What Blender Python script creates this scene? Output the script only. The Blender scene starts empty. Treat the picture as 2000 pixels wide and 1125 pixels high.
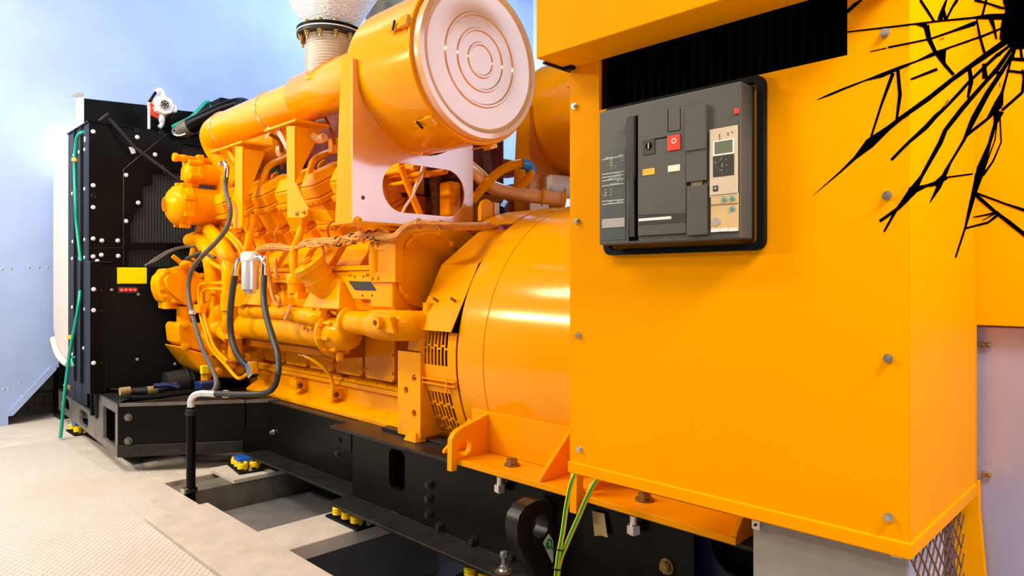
import bpy, bmesh, math, random
from mathutils import Vector, Matrix
from mathutils.geometry import tessellate_polygon
random.seed(7)
C = bpy.context.scene.collection
SC = bpy.context.scene
F = 1332.0; HOR = 551.0; H = 1.2; S2 = math.sqrt(2)
V = Vector

def ray(px, py): return (px-1000)/F, (HOR-py)/F
def PY(px, py, Y):                      # point of a pixel on the plane of depth Y
    u, v = ray(px, py); t = Y*S2/(u+1); return V((t*(u-1)/S2, Y, H+v*t))
def PX(px, py, X):
    u, v = ray(px, py); t = X*S2/(u-1); return V((X, t*(u+1)/S2, H+v*t))
def PZ(px, py, Z):
    u, v = ray(px, py); t = (Z-H)/v; return V((t*(u-1)/S2, t*(u+1)/S2, Z))
def dep(p): return (p[1]-p[0])/S2       # camera-space depth
def R(px, p): return px*dep(p)/F        # pixel size -> metres at p

# ---------------------------------------------------------------- materials
def mat(name, col, rough=.4, metal=0., var=.06, scale=6., bump=0., bscale=60., coat=0., emit=None, estr=1., spec=.5, dirt=None, dscale=3., damt=.5):
    m = bpy.data.materials.new(name); m.use_nodes = True
    nt = m.node_tree; N = nt.nodes; L = nt.links; b = N['Principled BSDF']
    b.inputs['Roughness'].default_value = rough; b.inputs['Metallic'].default_value = metal
    b.inputs['Coat Weight'].default_value = coat; b.inputs['Coat Roughness'].default_value = .12; b.inputs['Coat IOR'].default_value = 2.0 if coat >= .8 else 1.5
    b.inputs['Specular IOR Level'].default_value = spec
    if col[2] == 0. and col[0] > .3: b.inputs['Specular Tint'].default_value = (1,.72,.25,1)
    tc = N.new('ShaderNodeTexCoord')
    no = N.new('ShaderNodeTexNoise'); no.inputs['Scale'].default_value = scale; no.inputs['Detail'].default_value = 6
    L.new(tc.outputs['Object'], no.inputs['Vector'])
    rp = N.new('ShaderNodeValToRGB'); e = rp.color_ramp.elements
    e[0].position = .3; e[1].position = .7
    e[0].color = tuple(c*(1-var) for c in col)+(1,); e[1].color = tuple(min(1, c*(1+var)) for c in col)+(1,)
    L.new(no.outputs['Fac'], rp.inputs['Fac'])
    out = rp.outputs['Color']
    if dirt:
        n2 = N.new('ShaderNodeTexNoise'); n2.inputs['Scale'].default_value = dscale; n2.inputs['Detail'].default_value = 10; n2.inputs['Roughness'].default_value = .7
        L.new(tc.outputs['Object'], n2.inputs['Vector'])
        r2 = N.new('ShaderNodeValToRGB'); r2.color_ramp.elements[0].position = .52; r2.color_ramp.elements[1].position = .78
        r2.color_ramp.elements[1].color = (damt, damt, damt, 1)
        L.new(n2.outputs['Fac'], r2.inputs['Fac'])
        mx = N.new('ShaderNodeMixRGB'); L.new(r2.outputs['Color'], mx.inputs['Fac']); L.new(out, mx.inputs['Color1']); mx.inputs['Color2'].default_value = tuple(dirt)+(1,)
        out = mx.outputs['Color']
    L.new(out, b.inputs['Base Color'])
    if bump:
        n3 = N.new('ShaderNodeTexNoise'); n3.inputs['Scale'].default_value = bscale; n3.inputs['Detail'].default_value = 4
        L.new(tc.outputs['Object'], n3.inputs['Vector'])
        bp = N.new('ShaderNodeBump'); bp.inputs['Strength'].default_value = bump; bp.inputs['Distance'].default_value = .01
        L.new(n3.outputs['Fac'], bp.inputs['Height']); L.new(bp.outputs['Normal'], b.inputs['Normal'])
    if emit:
        b.inputs['Emission Color'].default_value = tuple(emit)+(1,); b.inputs['Emission Strength'].default_value = estr
    return m
M = {}
M['orange'] = mat('orange_enamel', (.90,.325,.0), .24, spec=.14, coat=.0, var=.03, scale=3)
M['cab'] = mat('cabinet_orange_enamel', (.90,.325,.0), .5, var=.02, scale=2, spec=.03, bump=.015, bscale=300)
M['drum'] = mat('gloss_orange_enamel', (.90,.335,.0), .15, spec=.35, coat=.2, var=.02, scale=3)
M['cast'] = mat('painted_casting', (.90,.335,.0), .20, var=.06, scale=8, bump=.06, bscale=90, spec=.2, dirt=(.5,.13,.0), dscale=5, damt=.5)
M['dullshade'] = mat('dull_shaded_orange', (.38,.10,.0), .55, spec=.15, var=.15, scale=10, dirt=(.12,.03,.0), dscale=6, damt=.7)  # orange darkened so the colour carries the shade of gaps and interior parts
M['black'] = mat('black_enamel', (.003,.003,.0035), .3, var=.3, scale=5, spec=.10, dirt=(.006,.0035,.002), dscale=2.5, damt=.6)
M['blackmatt'] = mat('matt_black', (.003,.003,.003), .6, var=.2, spec=.15)
M['skid'] = mat('black_skid_paint', (.004,.0035,.003), .32, var=.3, scale=6, spec=.12, dirt=(.010,.0065,.004), dscale=4, damt=.5)
M['steelblack'] = mat('worn_black_steel', (.028,.024,.021), .38, metal=.5, var=.3, scale=12, spec=.3, dirt=(.09,.07,.055), dscale=9, damt=.6)
M['greysteel'] = mat('scuffed_lit_grey_steel', (.13,.112,.095), .4, metal=.1, var=.3, scale=10, dirt=(.22,.18,.15), dscale=9, damt=.6)  # paler than the skid black: light on the side faces put into the colour
M['backglow'] = mat('pale_blue_backglow', (.72,.77,1.0), .5, var=.05)  # pale blue stands in for the lit background behind the mesh
M['rubber'] = mat('black_rubber', (.02,.018,.017), .5, var=.2, scale=20)
M['greyhose'] = mat('dusty_grey_hose', (.09,.075,.06), .55, var=.2, scale=20)
M['zinc'] = mat('zinc_steel', (.62,.58,.52), .28, metal=.9, var=.15, scale=30)
M['chrome'] = mat('bright_steel', (.85,.84,.82), .18, metal=1., var=.05)
M['alu'] = mat('white_aluminium', (.78,.78,.8), .3, metal=.6, var=.06)
M['brass'] = mat('yellow_zinc_bolt', (.5,.33,.12), .35, metal=.85, var=.2, scale=40)
M['brownbolt'] = mat('brown_passivated_bolt', (.26,.16,.06), .35, metal=.7, var=.25, scale=40)
M['white'] = mat('white_paint', (.82,.8,.77), .45, var=.04)
M['canvas'] = mat('cream_canvas', (.62,.55,.52), .8, var=.06, scale=4, bump=.3, bscale=9)
M['concrete'] = mat('pale_concrete', (.52,.44,.37), .85, var=.10, scale=7, bump=.25, bscale=70, dirt=(.36,.25,.17), dscale=5, damt=.55)
M['concretedark'] = mat('dark_pit_concrete', (.13,.115,.085), .8, var=.25, scale=5, bump=.2, bscale=40, dirt=(.04,.035,.02), dscale=3, damt=.7)  # dark concrete tone with darker noise blotches
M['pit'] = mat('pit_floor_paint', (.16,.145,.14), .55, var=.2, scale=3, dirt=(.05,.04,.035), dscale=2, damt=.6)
M['kerbwhite'] = mat('white_concrete', (.62,.53,.46), .8, var=.08, scale=5, dirt=(.4,.3,.22), dscale=4, damt=.5)
M['foam'] = mat('torn_brown_foam', (.10,.075,.04), .95, var=.4, scale=25, bump=.8, bscale=60)
M['wall'] = mat('galvanised_blue_sheet', (.33,.42,.68), .42, spec=.3, var=.07, scale=2.2, bump=.03, bscale=25)
M['wallside'] = mat('white_wall', (.86,.88,.92), .6, var=.03)
M['breaker'] = mat('dark_grey_plastic', (.075,.068,.058), .5, var=.06, scale=14, bump=.03, bscale=500)
M['breakerdark'] = mat('charcoal_plastic', (.03,.024,.02), .5, var=.1)
M['labelgreen'] = mat('grey_green_label', (.052,.062,.056), .45, var=.05)
M['beige'] = mat('beige_plastic', (.62,.47,.33), .5, var=.05, scale=10)
M['tan'] = mat('tan_cover', (.66,.43,.20), .4, var=.1, scale=18)
M['lcd'] = mat('olive_lcd', (.16,.17,.11), .25, var=.05)
M['red'] = mat('red_plastic', (.75,.05,.02), .35, var=.05)
M['redrust'] = mat('red_brown_lagging', (.12,.018,.01), .8, var=.4, scale=25, bump=.5, bscale=50)
M['meshbrown'] = mat('brown_mesh_paint', (.16,.06,.02), .5, var=.2)
M['rust'] = mat('rust_brown_pipe', (.14,.05,.022), .8, var=.4, scale=40, bump=.6, bscale=90)
M['teal'] = mat('teal_dial', (.05,.28,.3), .4)
M['markwhite'] = mat('white_print', (.75,.74,.68), .5, var=.02)
M['markdark'] = mat('dark_print', (.10,.07,.05), .5, var=.02)
M['amber'] = mat('amber_window', (.85,.45,.05), .3, var=.25, scale=60)
M['cream'] = mat('cream_window', (.85,.76,.55), .4, var=.05)
M['greylabel'] = mat('grey_strip', (.38,.34,.3), .45, var=.04)
M['yellow'] = mat('yellow_plastic', (.95,.72,.0), .4, var=.03)
M['labelyellow'] = mat('bright_yellow_label', (.95,.88,.0), .35, var=.02)
M['green'] = mat('green_insulation', (.02,.26,.035), .4, var=.05)
M['tealhose'] = mat('teal_green_hose', (.0,.33,.22), .35, var=.05)
M['blue'] = mat('blue_enamel', (.01,.09,.42), .4, var=.1)
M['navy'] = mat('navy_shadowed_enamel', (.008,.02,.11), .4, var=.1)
M['springyellow'] = mat('yellow_spring', (.95,.62,.0), .4, var=.05)
M['tape'] = mat('brown_tape', (.32,.22,.09), .5, var=.2, scale=30)
M['bluetape'] = mat('blue_tape', (.02,.25,.62), .35, var=.1, scale=30)
M['greysheet'] = mat('grey_fibre_board', (.30,.27,.235), .7, var=.06, scale=30, dirt=(.20,.17,.14), dscale=9, damt=.4)
M['foil'] = mat('lavender_foil_sheet', (.50,.47,.68), .3, metal=.5, var=.1, scale=2.5, bump=.15, bscale=4, dirt=(.13,.06,.05), dscale=2.2, damt=.9)  # brown noise blotches mixed over the lavender base
M['foilcone'] = mat('embossed_aluminium_lagging', (.86,.86,.9), .3, metal=.5, var=.05, bump=.9, bscale=140)
M['bellows'] = mat('stainless_bellows', (.86,.80,.74), .28, metal=.25, var=.05)
M['harness'] = mat('tan_wire_loom', (.62,.24,.03), .55, var=.25, scale=18, dirt=(.25,.09,.01), dscale=14, damt=.5)
M['lavender'] = mat('pale_sheen_enamel', (.95,.52,.22), .25, coat=.8, var=.03)  # base paler than the orange: the cap's window reflection put into the colour
M['plate'] = mat('bracket_enamel', (.80,.32,.07), .30, coat=1., var=.03)
M['darkslot'] = mat('dark_slot', (.002,.0015,.0015), .9, spec=.05)
M['ledred'] = mat('red_indicator', (.6,.02,.02), .3, emit=(1,.05,.03), estr=.25)
M['overlay'] = mat('black_overlay', (.0,.0,.0), 1., var=.0, spec=.0)

def floor_tile_mat():
    m = bpy.data.materials.new('chequer_floor_sheet'); m.use_nodes = True
    nt = m.node_tree; N = nt.nodes; L = nt.links; b = N['Principled BSDF']
    tc = N.new('ShaderNodeTexCoord')
    mp = N.new('ShaderNodeMapping'); mp.inputs['Rotation'].default_value = (0,0,math.radians(38)); L.new(tc.outputs['Object'], mp.inputs['Vector'])
    br = N.new('ShaderNodeTexBrick'); br.offset = .5; br.inputs['Scale'].default_value = 1.
    br.inputs['Brick Width'].default_value = .033; br.inputs['Row Height'].default_value = .024; br.inputs['Mortar Size'].default_value = .0013
    br.inputs['Mortar Smooth'].default_value = .3
    br.inputs['Color1'].default_value = (.66,.57,.50,1); br.inputs['Color2'].default_value = (.61,.53,.465,1); br.inputs['Mortar'].default_value = (.24,.19,.15,1)
    L.new(mp.outputs['Vector'], br.inputs['Vector'])
    no = N.new('ShaderNodeTexNoise'); no.inputs['Scale'].default_value = 1.7; no.inputs['Detail'].default_value = 9; no.inputs['Roughness'].default_value = .65
    L.new(tc.outputs['Object'], no.inputs['Vector'])
    rp = N.new('ShaderNodeValToRGB'); rp.color_ramp.elements[0].position = .5; rp.color_ramp.elements[0].color = (0,0,0,1); rp.color_ramp.elements[1].position = .75; rp.color_ramp.elements[1].color = (.6,.6,.6,1)
    L.new(no.outputs['Fac'], rp.inputs['Fac'])
    mx = N.new('ShaderNodeMixRGB'); mx.inputs['Color2'].default_value = (.50,.38,.28,1)
    L.new(rp.outputs['Color'], mx.inputs['Fac']); L.new(br.outputs['Color'], mx.inputs['Color1']); L.new(mx.outputs['Color'], b.inputs['Base Color'])
    b.inputs['Roughness'].default_value = .62
    bp = N.new('ShaderNodeBump'); bp.inputs['Strength'].default_value = .4; bp.inputs['Distance'].default_value = .004; bp.invert = True
    L.new(br.outputs['Fac'], bp.inputs['Height']); L.new(bp.outputs['Normal'], b.inputs['Normal'])
    return m
M['tile'] = floor_tile_mat()
def core_mat():
    m = bpy.data.materials.new('radiator_fin_core'); m.use_nodes = True
    nt = m.node_tree; N = nt.nodes; L = nt.links; b = N['Principled BSDF']
    tc = N.new('ShaderNodeTexCoord'); wv = N.new('ShaderNodeTexWave'); wv.bands_direction = 'Y'; wv.inputs['Scale'].default_value = 14; wv.inputs['Distortion'].default_value = 0.
    L.new(tc.outputs['Object'], wv.inputs['Vector'])
    rp = N.new('ShaderNodeValToRGB'); rp.color_ramp.elements[0].color = (.004,.003,.003,1); rp.color_ramp.elements[0].position = .45; rp.color_ramp.elements[1].color = (.06,.045,.035,1); rp.color_ramp.elements[1].position = .8
    L.new(wv.outputs['Fac'], rp.inputs['Fac']); L.new(rp.outputs['Color'], b.inputs['Base Color'])
    b.inputs['Roughness'].default_value = .45
    bp = N.new('ShaderNodeBump'); bp.inputs['Strength'].default_value = .6; bp.inputs['Distance'].default_value = .01; L.new(wv.outputs['Fac'], bp.inputs['Height']); L.new(bp.outputs['Normal'], b.inputs['Normal'])
    return m
M['core'] = core_mat()

# ---------------------------------------------------------------- geometry
def spline(pts, n):
    pts = [V(p) for p in pts]
    if len(pts) < 3 or n <= 1: return pts
    out = []
    P = [pts[0]*2-pts[1]]+pts+[pts[-1]*2-pts[-2]]
    for i in range(1, len(P)-2):
        a, b, c, d = P[i-1], P[i], P[i+1], P[i+2]
        for k in range(n):
            t = k/n
            out.append(.5*((2*b)+(c-a)*t+(2*a-5*b+4*c-d)*t*t+(3*b-a-3*c+d)*t**3))
    out.append(pts[-1]); return out
class MB:
    def __init__(s): s.bm = bmesh.new()
    def face(s, vs):
        try: return s.bm.faces.new(vs)
        except ValueError: return None
    def hull8(s, q):
        v = [s.bm.verts.new(p) for p in q]
        for f in ((0,3,2,1),(4,5,6,7),(0,1,5,4),(1,2,6,5),(2,3,7,6),(3,0,4,7)): s.face([v[i] for i in f])
        return s
    def box(s, a, b):
        x0,y0,z0 = (min(a[i],b[i]) for i in range(3)); x1,y1,z1 = (max(a[i],b[i]) for i in range(3))
        return s.hull8([(x0,y0,z0),(x1,y0,z0),(x1,y1,z0),(x0,y1,z0),(x0,y0,z1),(x1,y0,z1),(x1,y1,z1),(x0,y1,z1)])
    def obox(s, c, ax, ay, az, sx, sy, sz):      # box on three axes, full sizes
        c = V(c); ax = V(ax).normalized()*sx/2; ay = V(ay).normalized()*sy/2; az = V(az).normalized()*sz/2
        return s.hull8([c-ax-ay-az, c+ax-ay-az, c+ax+ay-az, c-ax+ay-az, c-ax-ay+az, c+ax-ay+az, c+ax+ay+az, c-ax+ay+az])
    def plate(s, outer, vec, holes=()):          # polygon (with holes) pushed along vec
        loops = [[V(p) for p in outer]]+[[V(p) for p in h] for h in holes]; vec = V(vec)
        if not holes:
            a = [s.bm.verts.new(p) for p in loops[0]]; b = [s.bm.verts.new(p+vec) for p in loops[0]]
            s.face(a); s.face(b[::-1]); n = len(a)
            for i in range(n): s.face([a[i], b[i], b[(i+1)%n], a[(i+1)%n]])
            return s
        tri = tessellate_polygon(loops)
        flat = [p for l in loops for p in l]
        a = [s.bm.verts.new(p) for p in flat]; b = [s.bm.verts.new(p+vec) for p in flat]
        for t in tri: s.face([a[i] for i in t]); s.face([b[i] for i in reversed(t)])
        o = 0
        for l in loops:
            n = len(l)
            for i in range(n): s.face([a[o+i], b[o+i], b[o+(i+1)%n], a[o+(i+1)%n]])
            o += n
        return s
    def tube(s, pts, r, seg=12, n=6, caps=True):
        pts0 = [V(p) for p in pts]; k = len(pts0)
        P = spline(pts0, n)
        if isinstance(r, (list, tuple)):
            rr = []
            for i in range(len(P)):
                x = i/(len(P)-1)*(k-1); j = min(int(x), k-2); rr.append(r[j]+(r[j+1]-r[j])*(x-j))
        else: rr = [r]*len(P)
        rings = []; up = None
        for i, p in enumerate(P):
            t = (P[min(i+1, len(P)-1)]-P[max(i-1, 0)])
            if t.length < 1e-9: t = V((0,0,1))
            t.normalize()
            if up is None:
                up = V((0,0,1)) if abs(t.z) < .9 else V((1,0,0))
            x = (up-t*up.dot(t)).normalized(); y = t.cross(x); up = x
            rings.append([s.bm.verts.new(p+x*math.cos(2*math.pi*j/seg)*rr[i]+y*math.sin(2*math.pi*j/seg)*rr[i]) for j in range(seg)])
        for a, b in zip(rings, rings[1:]):
            for j in range(seg): s.face([a[j], a[(j+1)%seg], b[(j+1)%seg], b[j]])
        if caps: s.face(rings[0][::-1]); s.face(rings[-1])
        return s
    def cyl(s, a, b, r, seg=24): return s.tube([a, b], r, seg, 1)
    def lathe(s, prof, o, axis, seg=48):         # prof: (radius, distance along axis)
        o = V(o); t = V(axis).normalized(); up = V((0,0,1)) if abs(t.z) < .9 else V((1,0,0))
        x = (up-t*up.dot(t)).normalized(); y = t.cross(x); rings = []
        for r, d in prof:
            if r < 1e-6: rings.append([s.bm.verts.new(o+t*d)])
            else: rings.append([s.bm.verts.new(o+t*d+x*math.cos(2*math.pi*j/seg)*r+y*math.sin(2*math.pi*j/seg)*r) for j in range(seg)])
        for a, b in zip(rings, rings[1:]):
            for j in range(seg):
                k = (j+1)%seg
                if len(a) == 1 and len(b) == 1: break
                if len(a) == 1: s.face([a[0], b[k], b[j]])
                elif len(b) == 1: s.face([a[j], a[k], b[0]])
                else: s.face([a[j], a[k], b[k], b[j]])
        return s
    def torus(s, c, axis, Rr, r, seg=40, sg=10, a0=0, a1=360, up=None):
        t = V(axis).normalized(); up = V(up) if up else (V((0,0,1)) if abs(t.z) < .9 else V((1,0,0)))
        x = (up-t*up.dot(t)).normalized(); y = t.cross(x); c = V(c)
        full = abs(a1-a0) >= 360; n = seg
        pts = [c+x*math.cos(math.radians(a0+(a1-a0)*i/n))*Rr+y*math.sin(math.radians(a0+(a1-a0)*i/n))*Rr for i in range(n+1)]
        return s.tube(pts, r, sg, 1, caps=not full)
    def bolt(s, p, d, r, h, washer=True):
        p = V(p); d = V(d).normalized()
        if washer: s.cyl(p, p+d*h*.25, r*1.35, 20)
        s.tube([p+d*h*.2, p+d*h], r, 6, 1); s.cyl(p+d*h*.9, p+d*h*1.12, r*.7, 12)
        return s
    def ball(s, c, r, sx=1, sy=1, sz=1, seg=20):
        g = bmesh.ops.create_uvsphere(s.bm, u_segments=seg, v_segments=max(8, seg//2), radius=1)
        for v in g['verts']: v.co = V((v.co.x*r*sx, v.co.y*r*sy, v.co.z*r*sz))+V(c)
        return s
    def build(s, name, m, parent=None, bevel=0., sharp=38, label=None, seg=2):
        bm = s.bm
        bmesh.ops.recalc_face_normals(bm, faces=bm.faces[:])
        me = bpy.data.meshes.new(name); bm.to_mesh(me); bm.free()
        lo = V((1e9,)*3); hi = V((-1e9,)*3)
        for v in me.vertices:
            for i in range(3): lo[i] = min(lo[i], v.co[i]); hi[i] = max(hi[i], v.co[i])
        c = (lo+hi)/2 if len(me.vertices) else V((0,0,0))
        me.transform(Matrix.Translation(-c))
        me.materials.append(M[m] if isinstance(m, str) else m)
        for p in me.polygons: p.use_smooth = True
        me.set_sharp_from_angle(angle=math.radians(sharp))
        o = bpy.data.objects.new(name, me); C.objects.link(o)
        if parent is not None: o.parent = parent; o.location = c-wloc(parent)
        else: o.location = c
        if bevel:
            b = o.modifiers.new('bevel', 'BEVEL'); b.width = bevel; b.segments = seg; b.limit_method = 'ANGLE'; b.angle_limit = math.radians(50); b.harden_normals = True
        if label: o['label'] = label
        return o
def wloc(o):
    l = o.location.copy()
    while o.parent: o = o.parent; l += o.location
    return l
def tag(o, label, cat, group=None, kind=None):
    o['label'] = label; o['category'] = cat
    if group: o['group'] = group
    if kind: o['kind'] = kind
    return o
def thing(name, label, cat, loc, group=None):
    o = bpy.data.objects.new(name, None); C.objects.link(o); o.location = loc; o.empty_display_size = .1
    return tag(o, label, cat, group)
def struct(o): o['kind'] = 'structure'; return o
def dup(o, off, parent=None):                 # copy of one object (and children) shifted by off
    c = o.copy(); C.objects.link(c)
    if parent is not None: c.parent = parent
    c.location = o.location+V(off)
    for ch in [x for x in bpy.data.objects if x.parent == o]:
        g = ch.copy(); C.objects.link(g); g.parent = c
    return c
_bolts = {}
def bolt(parent, p, d, r, h, m='zinc', name='bolt', washer=True):
    key = (tuple(round(x, 4) for x in V(d).normalized()), round(r, 5), round(h, 5), m, washer)
    if key not in _bolts:
        b = MB().bolt((0,0,0), d, r, h, washer); bm = b.bm
        bmesh.ops.recalc_face_normals(bm, faces=bm.faces[:])
        me = bpy.data.meshes.new(name); bm.to_mesh(me); bm.free(); me.materials.append(M[m])
        for q in me.polygons: q.use_smooth = True
        me.set_sharp_from_angle(angle=math.radians(35)); _bolts[key] = me
    o = bpy.data.objects.new(name, _bolts[key]); C.objects.link(o)
    o.parent = parent; o.location = V(p)-wloc(parent); return o
def rrect(c, ax, ay, w, h, r, n=5):           # rounded rectangle loop around c
    c = V(c); ax = V(ax).normalized(); ay = V(ay).normalized(); out = []
    for (sx, sy, a) in ((1,1,0),(-1,1,90),(-1,-1,180),(1,-1,270)):
        for i in range(n+1):
            t = math.radians(a+90*i/n)
            out.append(c+ax*(sx*(w/2-r)+r*math.cos(t))+ay*(sy*(h/2-r)+r*math.sin(t)))
    return out
def circ(c, ax, ay, r, n=24):
    c = V(c); ax = V(ax); ay = V(ay); return [c+ax*r*math.cos(2*math.pi*i/n)+ay*r*math.sin(2*math.pi*i/n) for i in range(n)]
XA, YA, ZA = V((1,0,0)), V((0,1,0)), V((0,0,1))
def tY(pts, rpx, seg=12, n=6):                # tube through (px, py, depth Y), radius in pixels
    P = [PY(*p) for p in pts]
    r = [R(rpx, p) for p in P] if not isinstance(rpx, (list, tuple)) else [R(a, p) for a, p in zip(rpx, P)]
    return MB().tube(P, r, seg, n)
def tX(pts, rpx, seg=12, n=6):
    P = [PX(*p) for p in pts]
    r = [R(rpx, p) for p in P] if not isinstance(rpx, (list, tuple)) else [R(a, p) for a, p in zip(rpx, P)]
    return MB().tube(P, r, seg, n)
# ================================================================ SETTING
def bx(name, a, b, m, bevel=0., parent=None, **k): return MB().box(a, b).build(name, m, parent, bevel, **k)
# concrete deck round the pit, with a chequered sheet laid on the walkway
f = MB(); f.box((-7.6,-3.2,-.25), (1.9,1.16,-.004)).box((-7.6,1.16,-.25), (-6.2,7.5,-.004)).box((-6.2,1.16,-.25), (1.9,1.235,-.004)); struct(f.build('floor', 'kerbwhite'))
struct(bx('floor', (-6.12,-3.2,-.003), (1.9,1.235,.0), 'tile'))
struct(bx('trim_1', (-6.2,1.236,-.55), (1.9,1.415,-.002), 'concrete', .004))
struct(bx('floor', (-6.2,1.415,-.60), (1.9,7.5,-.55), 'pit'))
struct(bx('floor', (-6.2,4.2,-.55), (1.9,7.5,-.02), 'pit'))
struct(bx('floor', (-6.2,1.416,-.3), (-4.955,2.6,-.06), 'concretedark'))  # dark cover added over the pit; its colour holds the frame's shade
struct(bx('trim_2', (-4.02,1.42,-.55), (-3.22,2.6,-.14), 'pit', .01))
def slab(name, a, b, m, lab, cat, grp=None, bev=.006):
    o = bx(name, a, b, m, bev); return tag(o, lab, cat, grp)
g = 'concrete cross beams over the pit'
slab('concrete_beam', (-4.95,1.417,-.55), (-4.37,2.6,-.004), 'concrete', 'pale concrete pit beam reaching under the black outrigger frame', 'beam', g)
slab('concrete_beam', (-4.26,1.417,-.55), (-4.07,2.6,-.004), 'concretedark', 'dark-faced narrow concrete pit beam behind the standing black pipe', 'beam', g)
slab('concrete_beam', (-3.2,1.417,-.075), (-2.88,2.6,-.004), 'concrete', 'pale concrete cross beam nearest the camera, under the middle spring mount', 'beam', g)
slab('concrete_slab', (-3.73,1.116,.001), (-1.2,1.43,.022), 'concrete', 'long pale concrete slab lying along the pit edge on the chequered floor', 'slab', bev=.004)
slab('mount_pad', (-4.41,1.70,-.003), (-4.04,2.2,.022), 'concrete', 'square concrete pad under the spring mount behind the black pipe', 'pad', bev=.003)

# galvanised end wall with the cut-away corner beside the radiator; side wall far behind
z1 = 6.6
w = MB()
w.plate([(-7.05,-3.2,-.004), (-7.05,1.06,-.004), (-7.05,1.06,.09), (-7.05,1.37,.45), (-7.05,7.5,.45), (-7.05,7.5,z1), (-7.05,-3.2,z1)], (-.04,0,0))

wall_ = struct(w.build('wall_left', 'wall'))
struct(MB().plate([(-7.03,1.055,.075), (-7.03,1.09,.075), (-7.03,1.40,.435), (-7.03,1.40,.47), (-7.03,1.365,.47), (-7.03,1.055,.11)], (-.03,0,0)).build('trim_3', 'wall'))
struct(bx('wall_back', (-7.6,0.,-.004), (-7.45,7.5,.62), 'concretedark'))
struct(bx('wall_right', (-7.6,7.5,-.02), (1.9,7.6,z1), 'wallside'))
fo = MB()
for i in range(60):
    y = 1.02+i*.009; zz = .075+.022*math.sin(i*.9)+.016*math.sin(i*2.3)+.012*random.random()
    fo.box((-7.449,y,zz), (-7.40-.02*random.random(),y+.0095,.19+.015*random.random()))
tag(fo.build('foam_strip', 'foam'), 'torn brown foam strip hanging under the cut corner of the wall sheet', 'insulation')
r_ = wall_
for px, py in ((4,526),(22,525),(57,522),(76,522),(93,522),(8,760),(40,748),(68,748),(42,775),(17,760),(95,722)):
    p = PX(px, py, -7.05)
    MB().ball(p, .009, .5).build('rivet', 'zinc', r_)

# ================================================================ CONTROL CABINET
CY = 1.45; CX0, CX1, CYB = -1.223, -.383, 2.006; CZ0, CZ1 = .705, 1.80
cab = thing('electrical_cabinet', 'large orange sheet steel electrical cabinet with hood, in the right foreground', 'cabinet', (-.8,1.72,CZ0))
p1 = PY(1170,211,CY); p2 = PY(1655,114,CY)
zn = (p1.z+p2.z)/2
MB().plate([(CX0,CY,CZ0), (CX1,CY,CZ0), (CX1,CY,2.3), (p2.x,CY,2.3), (p2.x,CY,zn), (p1.x,CY,zn), (p1.x,CY,2.3), (CX0,CY,2.3)], (0,.012,0)).build('front_panel', 'cab', cab)
b_ = MB().box((CX1-.012,CY+.0125,CZ0), (CX1,CYB,2.6)).box((CX0,CY+.0125,CZ0), (CX0+.012,CYB,2.6)).box((CX0+.0125,CYB-.012,CZ0), (CX1-.0125,CYB,2.6)).box((CX0+.0125,CY+.013,CZ0), (CX1-.0125,CYB-.0125,CZ0+.012))
b_.build('cabinet_body', 'cab', cab)
# folded bottom lip and the corner beads
lp = MB().box((CX0-.004,CY-.006,CZ0-.032), (CX1+.006,CY+.02,CZ0)).box((CX1-.02,CY+.021,CZ0-.032), (CX1+.006,CYB-.01,CZ0))
lp.build('bottom_lip', 'cab', cab, .004)
MB().box((CX1-.0,CY+.002,CZ0), (CX1+.0009,CY+.028,2.3)).build('corner_bead', 'cab', cab)
MB().box((CX1,CYB-.06,CZ0), (CX1+.0009,CYB-.02,2.5)).build('edge_fold', 'cab', cab)
# recessed opening with dark louvres above the breaker
rb = MB().box((p1.x-.02,CY+.07,zn-.02), (p2.x+.02,CY+.075,2.3))
for i in range(26):
    x = p1.x+.01+i*(p2.x-p1.x-.02)/25; rb.box((x-.004,CY+.045,zn-.01), (x+.004,CY+.07,2.28))
rb.build('dark_louvre', 'darkslot', cab, label='black recessed louvre opening')
hd = MB()
HYF, HZ = 1.318, PY(1050,114,1.318).z
hd.box((CX0-.005,HYF,HZ), (CX1+.002,CY-.001,HZ+.3)).box((CX0-.005,HYF,HZ+.3005), (CX1+.002,CYB,2.612))
hd.build('hood', 'cab', cab, .003)
MB().box((CX0-.009,HYF+.03,HZ-.006), (CX0-.001,CY+.01,HZ-.0005)).box((CX0+.0,CY-.03,HZ-.010), (CX0+.03,CY-.012,HZ-.0005)).build('rubber_edging', 'blackmatt', cab)
for px, py in ((1123,208),(1128,432),(1131,655),(1133,877)):
    bolt(cab, PY(px,py,CY)-V((0,.0005,0)), (0,-1,0), .0065, .010)
for px, py in ((1729,65),(1733,382),(1735,700),(1736,1010)):
    bolt(cab, PY(px,py,CY)-V((0,.0005,0)), (0,-1,0), .0065, .010)

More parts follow.
